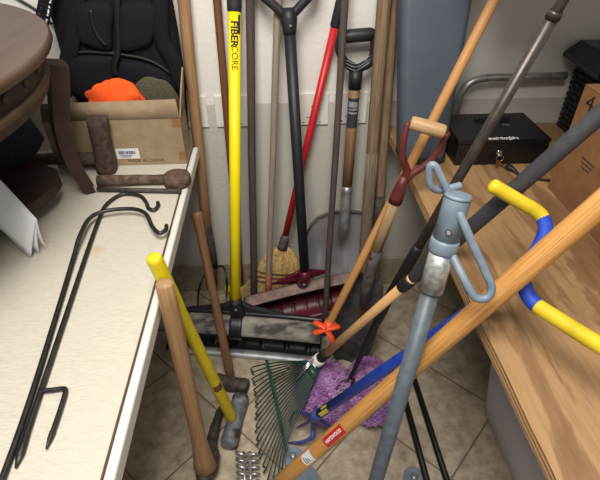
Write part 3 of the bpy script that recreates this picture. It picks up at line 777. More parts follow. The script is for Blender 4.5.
def bro(s, v):
    # s across -1..1, v 0 top .. 1 bottom
    x = max(0, min(1.08, v))*(len(BL)-1); i = min(int(x), len(BL)-2); f_ = x-i
    l_ = lerp(BL[i], BL[i+1], f_); r_2 = lerp(BR[i], BR[i+1], f_); q = lerp(l_, r_2, (s+1)/2)
    return Yp(q.x, q.y, 1.492-.006*v)
rings = []
for i in range(13):
    v = i/12; r = []
    for j in range(24):
        a = 2*PI*j/24; s = math.cos(a); p = bro(s*.90, min(v, .97)); r.append(p+V((0, math.sin(a)*lerp(.012, .019, min(1, v*2))*(1-.5*v), 0)))
    rings.append(r)
loft(body, rings).build('straw_core', 'straw', t)
g = MB()
for i in range(620):
    s = random.uniform(-1, 1); yo = random.choice((-1, -1, -1, 1))*random.uniform(.5, 1.1)
    v0 = random.uniform(0, .3); v1 = min(1.06, v0+random.uniform(.45, .7)) if random.random() < .4 else random.uniform(.93, 1.05)
    P = []
    for k in range(5):
        v = lerp(v0, v1, k/4); q = bro(s*1.0+.03*math.sin(k+i), v); q.y += yo*lerp(.017, .027, min(1, v*2))*(1-.5*min(v, 1))*math.sqrt(max(0, 1-s*s*.8)); P.append(q)
    if P[-1].z < .004: P[-1].z = .004
    g.tube(P, [.0016, .0016, .0015, .0013, .001], 3, cap=False)
o = g.build('straw', 'straw', t); o['kind'] = 'stuff'
for v in (.56, .62, .68):
    P = [bro(math.cos(a)*1.03, v)+V((0, math.sin(a)*.026, 0)) for a in [2*PI*i/30 for i in range(30)]]
    MB().tube(P, .0026, 6, closed=True, cap=False).build('stitching', 'stitch', t)

# thin brown pole
pole('wooden_pole', 'thin grey brown wooden pole crossing in front of the aluminium scoop', 'pole', (324, 334), (345, 0), 'wood_char', .0112, Yb=1.275, Yt=1.49, wobb=.002, seed=8)

# aluminium scoop shovel
t = thing('scoop_shovel', 'aluminium scoop shovel with a black D-grip leaning on the wall', 'shovel', Z(340, 300, 0))
rows = [(211.5, 347, 2), (212, 347, 11), (214, 346, 20), (218, 344.5, 27), (224, 343, 31), (232, 341.5, 34), (244, 340.5, 36), (258, 340, 36.5), (272, 340, 36.5), (286, 339, 36), (300, 338, 35)]
G = []; nr = []
for k in range(len(rows)-1):
    for q in range(4):
        nr.append(tuple(lerp(rows[k][i], rows[k+1][i], q/4) for i in range(3)))
nr.append(rows[-1])
for (y, cx_, w) in nr:
    v = (y-211.5)/88.5; row = []
    for j in range(41):
        s = -1+j/20
        Yc = 1.502-.020*v; dep = .075*(1-abs(s)**2.6)*min(1, .1+v*2.2)
        rib = sum(math.exp(-((s-c_)/.05)**2) for c_ in (-.55, .14))*.022*max(0, min(1, (v-.45)*5))
        row.append(Yp(cx_+s*w, y, min(1.555, Yc-.02+dep*.75-rib)))
    G.append(row)
MB().sheet(G, .0025).build('scoop', 'alu', t)
edge = [G[i][0] for i in range(len(G)-1, -1, -1)]+G[0][1:-1]+[G[i][-1] for i in range(len(G))]
edge = [p for i, p in enumerate(edge) if i == 0 or (p-edge[i-1]).length > .002]
MB().tube(edge, .0058, 8).build('rolled_rim', 'ferrule', t)
A = Yp(347, 187, 1.478); B = Yp(354.5, 88, 1.508); d = (B-A).normalized()
MB().tube([A-d*.02, lerp(A, B, .5), B+d*.02], .0185, 14).build('handle', 'wood_scoop', t)
C_ = Yp(342, 250, 1.44)
MB().tube(cr([A+d*.005, lerp(A, C_, .35), lerp(A, C_, .62), C_+V((0, .045, 0))], 5), [.0205]*6+[.021]*5+[.02, .017, .013, .008, .004], 14).build('socket', 'steel', t)
B2 = Yp(356, 70, 1.514)
gr = MB().tube([B-d*.002, B2], [.0215, .0225], 14).build('collar', 'black_p', t)
gl = Yp(340, 37, 1.52); grr = Yp(373, 34, 1.52)
MB().tube([gl, lerp(gl, grr, .1), lerp(gl, grr, .9), grr], [.017, .0205, .0205, .017], 14, dome=.5).build('grip', 'black_p', t)
for q, sg in ((gl, -1), (grr, 1)):
    m1 = Yp(339 if sg < 0 else 374, 50, 1.519); m2 = Yp(346 if sg < 0 else 369, 63, 1.516)
    MB().tube(cr([q, m1, m2, B2+V((0, 0, .004))], 5), [.0125]*6+[.013]*5+[.0145]*5, 10, flat=1.1).build('yoke_arm', 'black_p', t)
m1 = Yp(345, 65, 1.502); m3 = Yp(370, 61, 1.502); m2 = Yp(356.5, 69, 1.494)
gg = MB()
for k in range(3): gg.tube(cr([m1+V((0, 0, .010*k-.004)), m2+V((0, 0, .010*k-.004)), m3+V((0, 0, .010*k-.004))], 5), .0011, 6)
gg.build('moulded_ridge', 'label_silver', t)
ax = (A-B).normalized(); lab0 = B+ax*(Yp(353, 97, 1.505)-B).dot(ax)
lb = MB(); patch(lb, lab0, ax, .0190, CAM-B, 0, .10, -.021, .021); lab = lb.build('label', 'label_dark', t)
lb = MB()
for k, (a_, b_) in enumerate(((.012, .03), (.034, .04), (.046, .052))): patch(lb, lab0, ax, .0192, CAM-B, a_, b_, -.017, .016)
lb.build('silver_print', 'label_silver', lab)

# weathered poles next to the bin
t, A, E, d = pole('wooden_pole', 'thick weathered wooden pole with a splintered lower half beside the aluminium scoop', 'pole', (361, 300), (384, 0), 'wood_weather', .0205, Yb=1.37, Yt=1.485, wobb=.004, seed=11)
a1 = lerp(A, E, .44)
MB().tube(wob(A+d*.05, a1, 6, .003, 3), [.0225, .023, .0225, .023, .0235, .0215], 9, flat=.9).build('weathered_sleeve', 'wood_old', t)
t, A, E, d = pole('digging_bar', 'weathered brown wooden handle with a dark iron end beside the blue-grey bin', 'pole', (373, 296), (393.5, 0), 'wood_weather', .0178, Yb=1.385, Yt=1.535, wobb=.003, seed=14)
q0 = lerp(A, E, .36); q1 = lerp(A, E, .16)
MB().tube([lerp(A, E, .02), q1, lerp(q1, q0, .6), q0], [.010, .017, .0215, .0195], 12).build('iron_socket', 'iron_d', t)

# ================================================================== D-handled spade
t = thing('spade', 'old steel spade with a maroon D-yoke and wooden grip', 'spade', Z(338, 367, 0))
def inv(y0, d0, y1, d1):
    return lambda y: 1/lerp(1/d0, 1/d1, (y-y0)/(y1-y0))
sd = inv(367, 1.80, 127, 1.19)
P = lambda x, y, o=0: D(x, y, sd(y)+o)
gA, gB = P(410.5, 123), P(445, 132)
gB = D(445, 132, 1.187); gA = D(410.5, 122.5, 1.193)
MB().tube([gA, lerp(gA, gB, .06), lerp(gA, gB, .5), lerp(gA, gB, .94), gB], [.0155, .0175, .0185, .0175, .0155], 16).build('grip', 'wood_grip', t)
jn = P(398.5, 190)
for q, pp in ((gA, [(404, 138), (402.5, 158), (407, 172)]), (gB, [(438, 151), (427, 164), (409, 176)])):
    MB().tube(cr([q+(q-lerp(gA, gB, .5)).normalized()*.006]+[P(a, b) for a, b in pp]+[P(401, 186)], 5), [.0085]*5+[.009]*5+[.0105]*5+[.012]*6, 10).build('yoke_arm', 'maroon_m', t)
MB().tube([P(405, 176), P(401, 186), P(397, 196), P(395, 202)], [.012, .0165, .0195, .020], 14).build('yoke_socket', 'maroon_m', t)
MB().tube([P(397, 196), P(385, 227), P(373, 258)], .0172, 14).build('handle', 'wood_shaft', t)
MB().tube([P(376.5, 250), P(372.5, 264), P(367.5, 285), P(363, 305)], [.0185, .0195, .0195, .012], 14).build('socket', 'ferrule', t)
G = []
rows = [(276, 370, 10), (282, 369, 14), (292, 367, 16), (308, 362, 19), (326, 355, 21.5), (344, 350, 20), (356, 346, 16), (365, 344, 8)]
for (y, cx_, w) in rows:
    row = []
    for j in range(21):
        s = -1+j/10; nx = s*w; ny = s*w*.40
        row.append(D(cx_+nx, y+ny, sd(y)+.018*(1-s*s)+.030))
    G.append(row)
for r in G:
    for p in r: p.z = max(p.z, .004)
MB().sheet(G, .004).build('blade', 'spade', t)

# ================================================================== tan handled tool with orange clamp
t = thing('garden_tool', 'long tan wooden handle with an orange-red plastic clamp at its foot', 'tool', Z(328, 335, 0))
sm = inv(325, 1.60, 0, 1.17)
A = D(328, 326, sm(326)); B = D(494, 0, sm(0)); d = (B-A).normalized()
MB().tube(line(A, B+d*.22, 5), .0138, 14, dome=.4).build('handle', 'wood_tan', t)
cq = D(326, 329, sm(328)-.02)
g = MB()
cl = MB().tube([D(331, 321, sm(321)), D(326, 331, sm(330))], [.0185, .0215], 14).build('clamp', 'orange_p', t)
for a, b in ((314, 322), (339, 326), (313.5, 333), (334, 345)):
    g.tube(cr([cq, D((326+a)/2+1, (329+b)/2, sm(330)-.02), D(a, b, sm(330)-.005)], 4), [.011]*4+[.012]*4+[.010], 8, flat=.6)
g.build('clamp_arms', 'orange_p', t)
# ================================================================== duster on telescoping pole
t = thing('duster', 'purple microfibre duster on a long charcoal telescopic pole', 'duster', Z(348, 392, 0))
sn = inv(375, 1.66, 0, .776)
N = lambda x, y, o=0: D(x, y, sn(y)+o)
def nx(y): return 399+(280-y)*(563-399)/280
A = N(nx(296), 296); B = N(nx(14), 14); E = N(nx(-45), -45)
MB().tube([A, lerp(A, B, .5), B], [.0112, .0112, .0112], 14).build('pole', 'polemetal', t)
MB().tube([N(nx(19), 19), N(nx(13), 13), N(nx(11), 11)], [.013, .013, .012], 14).build('lock_collar', 'polemetal', t)
MB().tube([B, E], .0095, 14, dome=.4).build('inner_pole', 'polemetal', t)
MB().tube([N(nx(246), 246), N(nx(250), 250), N(nx(296), 296)], [.0125, .0145, .0145], 14).build('ferrule', 'black_p', t)
neck = cr([N(391, 294), N(379, 318), N(366, 345), N(356, 366), D(348, 382, 1.665)], 5)
MB().tube(neck, [.0145]*6+[.012]*5+[.009]*5+[.007]*5, 10).build('neck', 'black_p', t)
def fluff(c, rx, ry, rz, n, L, rot=0, notch=None):
    core = MB(); rings = []
    ca, sa_ = math.cos(rot), math.sin(rot)
    def pt(ph, a, k=1):
        x = rx*k*math.cos(ph)*math.cos(a); y = ry*k*math.cos(ph)*math.sin(a); return V((c.x+x*ca-y*sa_, c.y+x*sa_+y*ca, c.z+rz*k*math.sin(ph)))
    for j in range(13):
        ph = -PI/2+PI*j/12; rings.append([pt(ph, 2*PI*i/28) for i in range(28)])
    loft(core, rings); g = MB()
    for i in range(n):
        ph = math.asin(random.uniform(-.35, 1)); a = random.uniform(0, 2*PI); p = pt(ph, a, .97); q = pt(ph, a, 1.0); dn = (pt(ph, a, 1.1)-q).normalized()
        dn = (dn+V((random.uniform(-.9, .9), random.uniform(-.9, .9), random.uniform(-.3, .6)))).normalized(); l = L*random.uniform(.6, 1.2)
        sd_ = dn.orthogonal().normalized()*.0016; s2 = dn.cross(sd_).normalized()*.0016; e = p+dn*l; m = p+dn*l*.7
        if e.z < .004: e.z = .004
        if m.z < .004: m.z = .004
        vs = [p+sd_, p-sd_*.5+s2*.87, p-sd_*.5-s2*.87, m+sd_*1.3, m-sd_*.65+s2*1.13, m-sd_*.65-s2*1.13, e]
        g.add(vs, [[0, 1, 4, 3], [1, 2, 5, 4], [2, 0, 3, 5], [3, 4, 6], [4, 5, 6], [5, 3, 6]])
    return core, g
c1 = Z(325, 390, .05); c1.z = .05
core, g = fluff(c1, .088, .128, .045, 4600, .024, .15)
core.build('pad_core', 'purple', t); o = g.build('microfibre_pile', 'purple', t); o['kind'] = 'stuff'
c2 = Z(371, 389, .045); c2.z = .042
core, g = fluff(c2, .080, .125, .036, 4200, .024, -.15)
core.build('pad_core', 'purple', t); o = g.build('microfibre_pile', 'purple', t); o['kind'] = 'stuff'
P = [D(349, 379, 1.63), Z(341, 383, .098), Z(337, 390, .094), Z(340, 395, .094), Z(350, 388, .096), Z(354, 379, .098)]
MB().tube(cr(P, 5), .005, 8).build('wire_frame', 'black_m', t)
MB().tube([Z(338, 394, .100), Z(350, 389, .100)], .006, 8).build('swivel', 'steel', t)

# ================================================================== leaf rake
t = thing('leaf_rake', 'green wire leaf rake with a tan handle and charcoal foam grip', 'rake', Z(285, 420, 0))
sr_ = inv(322, 1.60, 600, .782)     # depth by x
Rk = lambda x, o=0: D(x, 357+(x-322)*(115-357)/278, sr_(x)+o)
A = Rk(322); B = Rk(413); E = Rk(655)
MB().tube([A, lerp(A, B, .5), B+(B-A).normalized()*.05], .0135, 14).build('handle', 'wood_rake', t)
MB().tube([Rk(413), Rk(416), Rk(520), E], [.0145, .0175, .0165, .0160], 16, dome=.5).build('foam_grip', 'greyfoam', t)
MB().tube([Rk(401.5), Rk(404), Rk(409.5), Rk(411)], [.0155, .0172, .0172, .0155], 14).build('stop_ring', 'black_p', t)
MB().tube([Rk(327), Rk(325), Rk(319), Rk(316)], [.0165, .0185, .0185, .016], 14).build('ferrule_ring', 'black_p', t)
MB().tube([Rk(321), Rk(317.5), Rk(314)], [.0205, .0225, .020], 16).build('ferrule', 'white_p', t)
fp = Rk(317)
tips = cr([Z(253, 367, .035), Z(256, 385, .035), Z(258, 402, .035), Z(258, 422, .035), Z(259, 440, .035), Z(264, 460, .035), Z(271, 480, .035), Z(281, 494, .035)], 8)
L = [0]
for i in range(1, len(tips)): L.append(L[-1]+(tips[i]-tips[i-1]).length)
def tip_at(u):
    x = u*L[-1]
    for i in range(1, len(tips)):
        if L[i] >= x: return lerp(tips[i-1], tips[i], (x-L[i-1])/(L[i]-L[i-1]))
    return tips[-1]
s0 = D(306, 361, 1.635); s1 = D(319, 369, 1.605)
NT_ = 22; cross = []; C0 = Z(266, 364, .075); C1 = Z(285, 448, .060)
for i in range(NT_):
    u = i/(NT_-1); a = lerp(s0, s1, u); b = tip_at(u); d = (b-a).normalized(); ang = (-1 if i % 2 else 1)
    e1 = b+d*.012+V((0, 0, -.006)); e2 = b+d*.016+V((0, 0, -.030)); e2.z = max(.003, e2.z)
    sidev = d.cross(V((0, 0, 1))).normalized()*(.007 if i % 2 else -.003)
    cp = lerp(C0, C1, u)
    MB().tube(cr([a, lerp(a, cp, .5)+V((0, 0, .004)), cp, b], 4)+[e1+sidev*.5, e2+sidev-d*.012], .0026, 6).build('tine', 'tine', t)
    cross.append(cp+V((0, 0, .004)))
G = [[p+V((-.008, 0, 0)) for p in cross], [p+V((.006, .002, 0)) for p in cross]]
MB().sheet([[lerp(cross[0], cross[1], -1)]+cross+[lerp(cross[-1], cross[-2], -1)], [p+(fp-p).normalized()*.012 for p in [lerp(cross[0], cross[1], -1)]+cross+[lerp(cross[-1], cross[-2], -1)]]], .004).build('crossbar', 'green', t)
pl = [fp+V((.01, .0, .0)), D(306, 358, 1.63), D(300, 366, 1.63), D(314, 374, 1.59), D(322, 368, 1.58)]
MB().tube([Rk(318), lerp(Rk(318), lerp(s0, s1, .5), .6), lerp(s0, s1, .5)], [.015, .018, .026], 12, flat=.45, up=(0, 0, 1)).build('socket_plate', 'white_p', t)
s0b, s1b = lerp(s0, lerp(tips[0], tips[-1], .5), .02), s1
MB().sheet([[s0+V((0, 0, .004)), lerp(s0, s1, .5)+V((0, 0, .008)), s1+V((0, 0, .004))], [lerp(s0, tip_at(0), .12)+V((0, 0, .006)), lerp(lerp(s0, s1, .5), tip_at(.5), .12)+V((0, 0, .010)), lerp(s1, tip_at(1), .12)+V((0, 0, .006))]], .004).build('tine_plate', 'green', t)
for k in (-1, 0, 1):
    a = lerp(Rk(318), lerp(s0, s1, .5), .3)+V((.008*k, .006*k, .022)); b = lerp(lerp(s0, s1, .5), tip_at(.42+.09*k), .32)+V((0, 0, .020))
    MB().tube([a, lerp(a, b, .5)+V((0, 0, .004)), b], .003, 6).build('brace_wire', 'chrome', t)

# ================================================================== garden claw
t = thing('garden_claw', 'garden claw with a blue shaft and S-shaped yellow and blue handle', 'garden tool', Z(312, 425, 0))
hub = D(316, 416, 1.44); hub.z = max(hub.z, .085)
pxs = [(493, 186, .955), (507, 194, .96), (523, 203.5, .962), (535, 210.5, .965), (542.5, 218, .965), (545.5, 229, .95), (541, 243, .94), (533, 257, .93), (525, 272, .922), (524, 285, .912), (529, 297, .90), (538, 306.5, .885), (556, 318, .86), (578, 332, .83), (600, 345.5, .80), (622, 359, .775)]
SP = cr([D(p[0], p[1], p[2]-.06) for p in pxs], 4)
def seg(a, b): return SP[a*4:b*4+1]
rg = .0140
MB().tube(seg(0, 4), rg, 14, dome=.5).build('yellow_grip', 'yellow_g', t)
MB().tube(SP[4*4-2:11*4+3], rg*.965, 14).build('blue_bend', 'blue', t)
MB().tube(seg(11, 15), rg, 14, dome=.5).build('yellow_grip', 'yellow_g', t)
sc_ = D(523, 276, .86)
MB().tube([hub, lerp(hub, sc_, .5), sc_], .0145, 14).build('shaft', 'blue', t)
ax = (sc_-hub).normalized()
lb = MB(); patch(lb, hub+ax*.04, ax, .0148, CAM-hub, 0, .05, -.012, .002); patch(lb, hub+ax*.04, ax, .0148, CAM-hub, .02, .055, .006, .013)
lb.build('yellow_label', 'label_yellow', t)
MB().tube([hub-ax*.03, hub-ax*.01, hub+ax*.025], [.012, .018, .0165], 12).build('hub', 'blue_w', t)
hx = hub-ax*.01
for pp in ([(305, 413.5, .11), (296, 412, .075), (291, 418, .03), (290, 425, .004)], [(313, 428, .085), (312, 437, .065), (302, 442, .03), (288, 443, .005)],
           [(326, 424, .095), (330.5, 430, .075), (322, 442, .035), (307, 455, .005)], [(316, 407, .08), (318, 402, .04), (319, 399, .006)], [(305, 424, .06), (296, 428, .006)]):
    P = cr([hx]+[Z(a, b, z) for a, b, z in pp], 5); n = len(P)
    MB().tube(P, [lerp(.0085, .006, i/(n-1)) for i in range(n-2)]+[.004, .0015], 8, flat=.6).build('tine', 'blue_w', t)

# ================================================================== large wooden handle across the corridor
t = thing('shovel', 'thick tan wooden tool handle with a red label crossing above the bench', 'shovel', Z(290, 480, 0))
sp2 = inv(300, 1.20, 600, .722)
Pp = lambda x, o=0: D(x, 465+(x-300)*(205-465)/300, sp2(x)+o)
A = Pp(300); B = Pp(600); d = (B-A).normalized()
foot = A-d*((A.z-.02)/d.z) if d.z > 0 else A
MB().tube([A-d*.14, A, lerp(A, B, .5), B, B+d*.2], .0198, 18, dome=.4).build('handle', 'wood_big', t)
MB().tube([A-d*.10, A-d*.2, foot], [.0215, .0205, .014], 14).build('steel_socket', 'iron', t)
ax = d; rr = .0200
q0 = Pp(329); q1 = Pp(347)
lb = MB(); patch(lb, q0, ax, rr, (CAM-q0), 0, (q1-q0).length, -.013, .012); lab = lb.build('red_label', 'label_red', t)
vs, fs = text_verts('HARDWOOD', .011, .0004, .003); lb = MB(); cyl_wrap(lb, [V((v.x*.95+(q1-q0).length/2, v.y, 0)) for v in vs], fs, q0, ax, rr+.0002, CAM-q0); lb.build('lettering', 'ink_white', lab)
q0 = Pp(308); q1 = Pp(316)
lb = MB(); patch(lb, q0, ax, rr, (CAM-q0), 0, (q1-q0).length, -.016, .016); lab = lb.build('white_sticker', 'paper', t)
lb = MB()
for k in range(3): patch(lb, q0, ax, rr+.0002, CAM-q0, .006+.007*k, .009+.007*k, -.010, .008-.004*k)
lb.build('printing', 'label_dark', lab)

# ================================================================== grey steel post with loop handles
t = thing('steel_post', 'grey steel post with a flat cap and two bent rod loops', 'post', Z(365, 480, 0))
so_ = inv(197, .76, 480, 1.045)
O = lambda x, y, o=0: D(x, y, so_(y)+o)
def ox(y): return 458+(y-197)*(376-458)/283
A = O(ox(197), 197); B = O(ox(480), 480); d = (B-A).normalized(); E = B-d*0+d*((B.z-.004)/-d.z)
ORG[t.name] = V((E.x, E.y, 0)); t.location = (E.x, E.y, 0)
c0 = O(ox(245), 245); c1 = O(ox(290), 290)
rt_ = .0162
MB().tube([A, A+d*.004, c0], [0.0212, 0.0221, 0.0216], 20).build('head_tube', 'greyblue', t)
MB().tube([A-d*.005, A-d*.002, A+d*.001], [0.0203, 0.0227, 0.0227], 20).build('cap', 'greyblue', t)
MB().tube([c0-d*.012, c0-d*.008, c0+d*.010, c0+d*.013], [0.0229, 0.0248, 0.0248, 0.0229], 20).build('collar', 'greyblue', t)
MB().tube([c0+d*.012, lerp(c0, c1, .5), c1], [0.0214, 0.0214, 0.0212], 20).build('galvanised_sleeve', 'galv', t)
MB().tube([c1-d*.002, B, E], rt_, 18).build('tube', 'greypole', t)
p = O(ox(233)+1, 233, -.026); MB().tube([p, p+(CAM-p).normalized()*.006], [.005, .003], 10).build('bolt', 'chrome', t)
rl = .0070
P = [O(459, 213, -.018), O(463, 222, -.026), O(474, 247, -.040), O(486, 273, -.055), O(491.5, 287, -.062), O(489, 296, -.066), O(481, 299, -.066), O(473, 295, -.062), O(463, 277, -.048), O(453, 257, -.020)]
MB().tube(cr(P, 6), rl, 12, dome=.5).build('loop_handle', 'greyblue', t)
P = [O(452, 203, .012), O(447, 190, .012), O(440, 175, .012), O(435, 166, .012), O(430.5, 166, .014), O(429, 174, .016), O(430, 183, .018), O(434, 188.5, .02), O(441, 190, .022), O(451, 188, .024), O(460, 185.5, .026)]
MB().tube(cr(P, 6), rl*.9, 12, dome=.5).build('loop_handle', 'greyblue', t)

# ================================================================== pick, sledge, hand hammer, thatch rake on the floor
t = thing('pickaxe', 'pickaxe standing head down with a thick pale wooden handle', 'pickaxe', Z(206, 472, 0))
A = D(164.5, 284, .95); B = Z(205, 466, .075)
ax = (B-A).normalized()
n = 14; pts = line(A, B, n); rr = []
for i in range(n):
    k = i/(n-1); rr.append(.0195+.0015*math.sin(PI*k)-.001*k+(.016*((k-.72)/.28)**1.6 if k > .72 else 0))
rr[0] = .0185
MB().tube(pts, rr, 18, dome=.35, flat=.88).build('handle', 'wood_pick', t)
c = B+ax*.02; c.z = .052
tipf = Z(221, 408, .008); dirv = tipf-Z(206, 470, .006); dirv.z = 0
back = V((c.x, c.y, 0))-dirv*1.1
P = cr([V((back.x, back.y, .014)), lerp(V((back.x, back.y, .03)), c, .5), c+V((0, 0, .0)), lerp(c, tipf, .5)+V((0, 0, .018)), tipf], 5)
MB().tube(P, [.010]+[.013]*4+[.017]*4+[.024, .036, .036, .036, .024]+[.017]*3+[.014]*3+[.010], 10, flat=.9, up=(0, 0, 1)).build('head', 'iron_d', t)

t = thing('sledgehammer', 'sledgehammer with a yellow handle and worn grey iron head on the floor', 'hammer', Z(233, 422, 0))
A = D(154, 258, .94); B = Z(232, 418, .05); d = (B-A).normalized(); 
MB().tube([A, A+d*.008, lerp(A, B, .18), lerp(A, B, .24), lerp(A, B, .6), lerp(A, B, .96), B], [.0150, .0166, .0166, .0150, .0168, .0185, .0185], 16, dome=.4).build('handle', 'yellow_s', t)
tp_ = lerp(A, B, .67); lb = MB(); patch(lb, tp_, d, .0176, CAM-tp_, 0, .035, -.012, .018); lb.build('worn_patch', 'wood_dark', t)
e0 = Z(241.5, 396, .032); e1 = Z(228.5, 446, .032); dd = (e1-e0).normalized(); sd_ = dd.cross(V((0, 0, 1)))
vs = []
for k, s in ((0, .82), (.02, .96), (.06, 1.02), (.2, 1), (.4, .92), (.5, .9), (.6, .92), (.8, 1), (.94, 1.02), (.98, .96), (1, .82)):
    p = lerp(e0, e1, k); w = .027*s
    vs.append([p+sd_*w*a+V((0, 0, w*b)) for a, b in ((1, .5), (.5, 1), (-.5, 1), (-1, .5), (-1, -.5), (-.5, -1), (.5, -1), (1, -.5))])
loft(MB(), vs).build('head', 'iron_b', t)

t = thing('hammer', 'small hammer with a short reddish brown handle and dark iron head', 'hammer', Z(231, 382, 0))
A = D(196.5, 213, 1.50); B = Z(230, 374, .045); d = (B-A).normalized()
MB().tube([A, A+d*.01, lerp(A, B, .12), lerp(A, B, .5), lerp(A, B, .95), B], [.018, .0195, .0155, .0145, .0165, .0165], 14, flat=.85, dome=.3).build('handle', 'wood_ham', t)
e0 = Z(213, 380, .026); e1 = Z(248, 387, .026); dd = (e1-e0).normalized(); sd_ = dd.cross(V((0, 0, 1)))
vs = []
for k, s in ((0, .8), (.03, .95), (.15, 1), (.3, .9), (.5, 1), (.7, .9), (.85, 1), (.97, .95), (1, .8)):
    p = lerp(e0, e1, k); w = .0245*s; vs.append([p+sd_*w*a+V((0, 0, w*b)) for a, b in ((1, .6), (.6, 1), (-.6, 1), (-1, .6), (-1, -.6), (-.6, -1), (.6, -1), (1, -.6))])
loft(MB(), vs).build('head', 'iron_d', t)

t = thing('thatch_rake', 'steel rake head with rows of curved teeth lying on the tiles', 'rake', Z(248, 470, 0))
for x in (243.5, 249.5): MB().tube([Z(x, 452, .022), Z(x+2, 494, .022)], .006, 8).build('spine_bar', 'steel', t)
for i in range(6):
    y = 454.5+i*6.6; xx = (y-452)*3/63
    P = cr([Z(246.5+xx, y, .022), Z(239+xx, y-1.5, .026), Z(236+xx, y-3, .014), Z(235.5+xx, y-3.5, .003)], 4)
    MB().tube(P, [.0055]*9+[.005, .004, .003, .0015], 8, flat=.55).build('tooth', 'steel', t)
    P = cr([Z(246.5+xx, y, .022), Z(254+xx, y-.5, .028), Z(257.5+xx, y, .018), Z(259+xx, y+1.5, .003)], 4)
    MB().tube(P, [.0055]*9+[.005, .004, .003, .0015], 8, flat=.8).build('tooth', 'steel', t)

# ================================================================== black stakes and bolted plates
for pp, lab in (([(402, 388), (431, 500)], 'black flat steel bar lying on the tiles, the one closer to the grey post'),
                ([(413, 375), (452, 500)], 'scuffed black flat steel bar lying on the tiles, the one closer to the storage tote')):
    a = Z(*pp[0], .012); b = Z(*pp[1], .012); a.z = .0115; b.z = .024
    o = MB().tube([a, b], .0105, 4, flat=1.0, up=(0.7, 0.7, 0)).build('steel_bar', 'black_bar'); tag(o, lab, 'bar', 'black steel bars on the floor')
for (a, b), lab in (((293, 457), 'grey steel plate with a bolt lying beside the blue garden claw'), ((414, 478), 'grey steel plate with a bolt lying between the black steel bars')):
    p = Z(a, b, .004); q = Z(322 if a < 300 else 424, 500 if a < 300 else 525, .004)
    t = thing('mounting_plate', lab, 'plate', (p.x, p.y, 0), 'bolted grey plates')
    d = (q-p); d.z = 0; d.normalize(); s_ = V((-d.y, d.x, 0)); w = .034
    poly = [p-d*0+(s_*math.cos(x)-d*math.sin(x))*w for x in [PI*i/10 for i in range(11)]]+[q-s_*w, q+s_*w]
    poly = [V((v.x, v.y, .003)) for v in poly]
    MB().prism(poly, (0, 0, .006)).build('plate', 'greyblue', t)
    bb = V((p.x, p.y, .009)); MB().tube([bb, bb+V((0, 0, .005)), bb+V((0, 0, .009))], [.012, .011, .005], 12).build('bolt', 'steel', t)

# ================================================================== things on the bench
# tall blue-grey bin
t = thing('plastic_bin', 'tall blue-grey plastic bin standing on the plywood bench', 'bin', Z(420, 163, BZ))
b0 = Z(398, 161, BZ); b1 = Z(445, 164.5, BZ); yb_ = b1.y
tl = Yp(402, 0, yb_+.10); tr = Yp(474, 0, yb_+.10)
def binring(k, grow=0):
    # k 0 bottom .. 1 frame top
    xl_ = lerp(b0.x, tl.x, k)-grow; xr_ = lerp(b1.x, tr.x, k)+grow; yf_ = lerp(yb_-.004, yb_+.095, k)-grow; z = lerp(BZ+.002, tl.z, k)
    return rrect(xl_, xr_, yf_, yf_+.085+grow, .025, z)
def shrink(r, s, dz=0):
    c_ = sum(r, V())/len(r); return [c_+(p-c_)*s+V((0, 0, dz)) for p in r]
loft(MB(), [shrink(binring(0), .86), shrink(binring(0), .95, .006), binring(.04), binring(.5), binring(1), binring(1.12)]).build('body', 'bin', t)
loft(MB(), [binring(1.10, .003), binring(1.115, .010), binring(1.14, .010), binring(1.15, .003)]).build('rim', 'bin', t)
p = Yp(403, 97, lerp(yb_, yb_+.1, .4)-.006); 
loft(MB(), [shrink(binring(0), .87, -.0005), shrink(binring(0), .965, .004), binring(.03, .002), binring(.05, .002)], cap1=False).build('base', 'bin_d', t)

# bent metal tube behind it
o = MB().tube(cr([V((Yp(455, 110, 1.53).x, 1.53, BZ+.008)), Yp(457, 108, 1.53), Yp(461, 94, 1.53), Yp(470, 83, 1.53), Yp(486, 78, 1.53), Yp(520, 77, 1.53), Yp(566, 75.5, 1.53)], 6), .0125, 14).build('metal_tube', 'steel')
tag(o, 'bent bare metal tube running along the wall above the cash box', 'tube')

# cash box
t = thing('cash_box', 'black steel cash box with a key in its lock', 'cash box', Z(495, 163, BZ))
fl = Z(452, 163, BZ+.001); fr = Z(546, 166, BZ+.001); yf = (fl.y+fr.y)/2; zt = Yp(500, 140, yf).z; ybk = min(1.52, Z(500, 113, zt).y)
x0, x1 = fl.x, fr.x
MB().box(((x0+x1)/2, (yf+ybk)/2, (BZ+zt)/2-.006), x1-x0, ybk-yf, zt-BZ-.014, bev=.004).build('body', 'safe', t)
MB().box(((x0+x1)/2, (yf+ybk)/2, zt-.006), x1-x0+.003, ybk-yf+.003, .012, bev=.0035).build('lid', 'safe', t)
p = Z(492, 120, zt); hd = MB().tube(cr([V((p.x-.05, p.y, zt+.001)), V((p.x-.048, p.y, zt+.007)), V((p.x+.048, p.y, zt+.007)), V((p.x+.05, p.y, zt+.001))], 4), .0035, 8).build('handle', 'black_p', t)
MB().box((p.x, p.y, zt+.0004), .12, .022, .001, bev=0).build('slot', 'pack_pipe', t)
p = Z(505, 125, zt)
g = MB(); g.tube([p+V((-.010, -.006, .0015)), p+V((-.004, .006, .0015)), p+V((.012, -.006, .0015))], .001, 5); g.build('emblem', 'label_silver', t)
g = MB(); p = Z(503, 138.5, zt); text_flat(g, 'BrandenburgSafes', .026, V((p.x, p.y, zt)), V((1, 0, 0)), V((0, 1, 0)), lift=.0012, sx=.5, bold=.0007); g.build('lettering', 'ink_white', t)
kp = Yp(499, 152.5, yf-.004); MB().tube([kp+V((0, .004, 0)), kp+V((0, -.004, 0))], .0085, 14).build('lock', 'chrome', t)
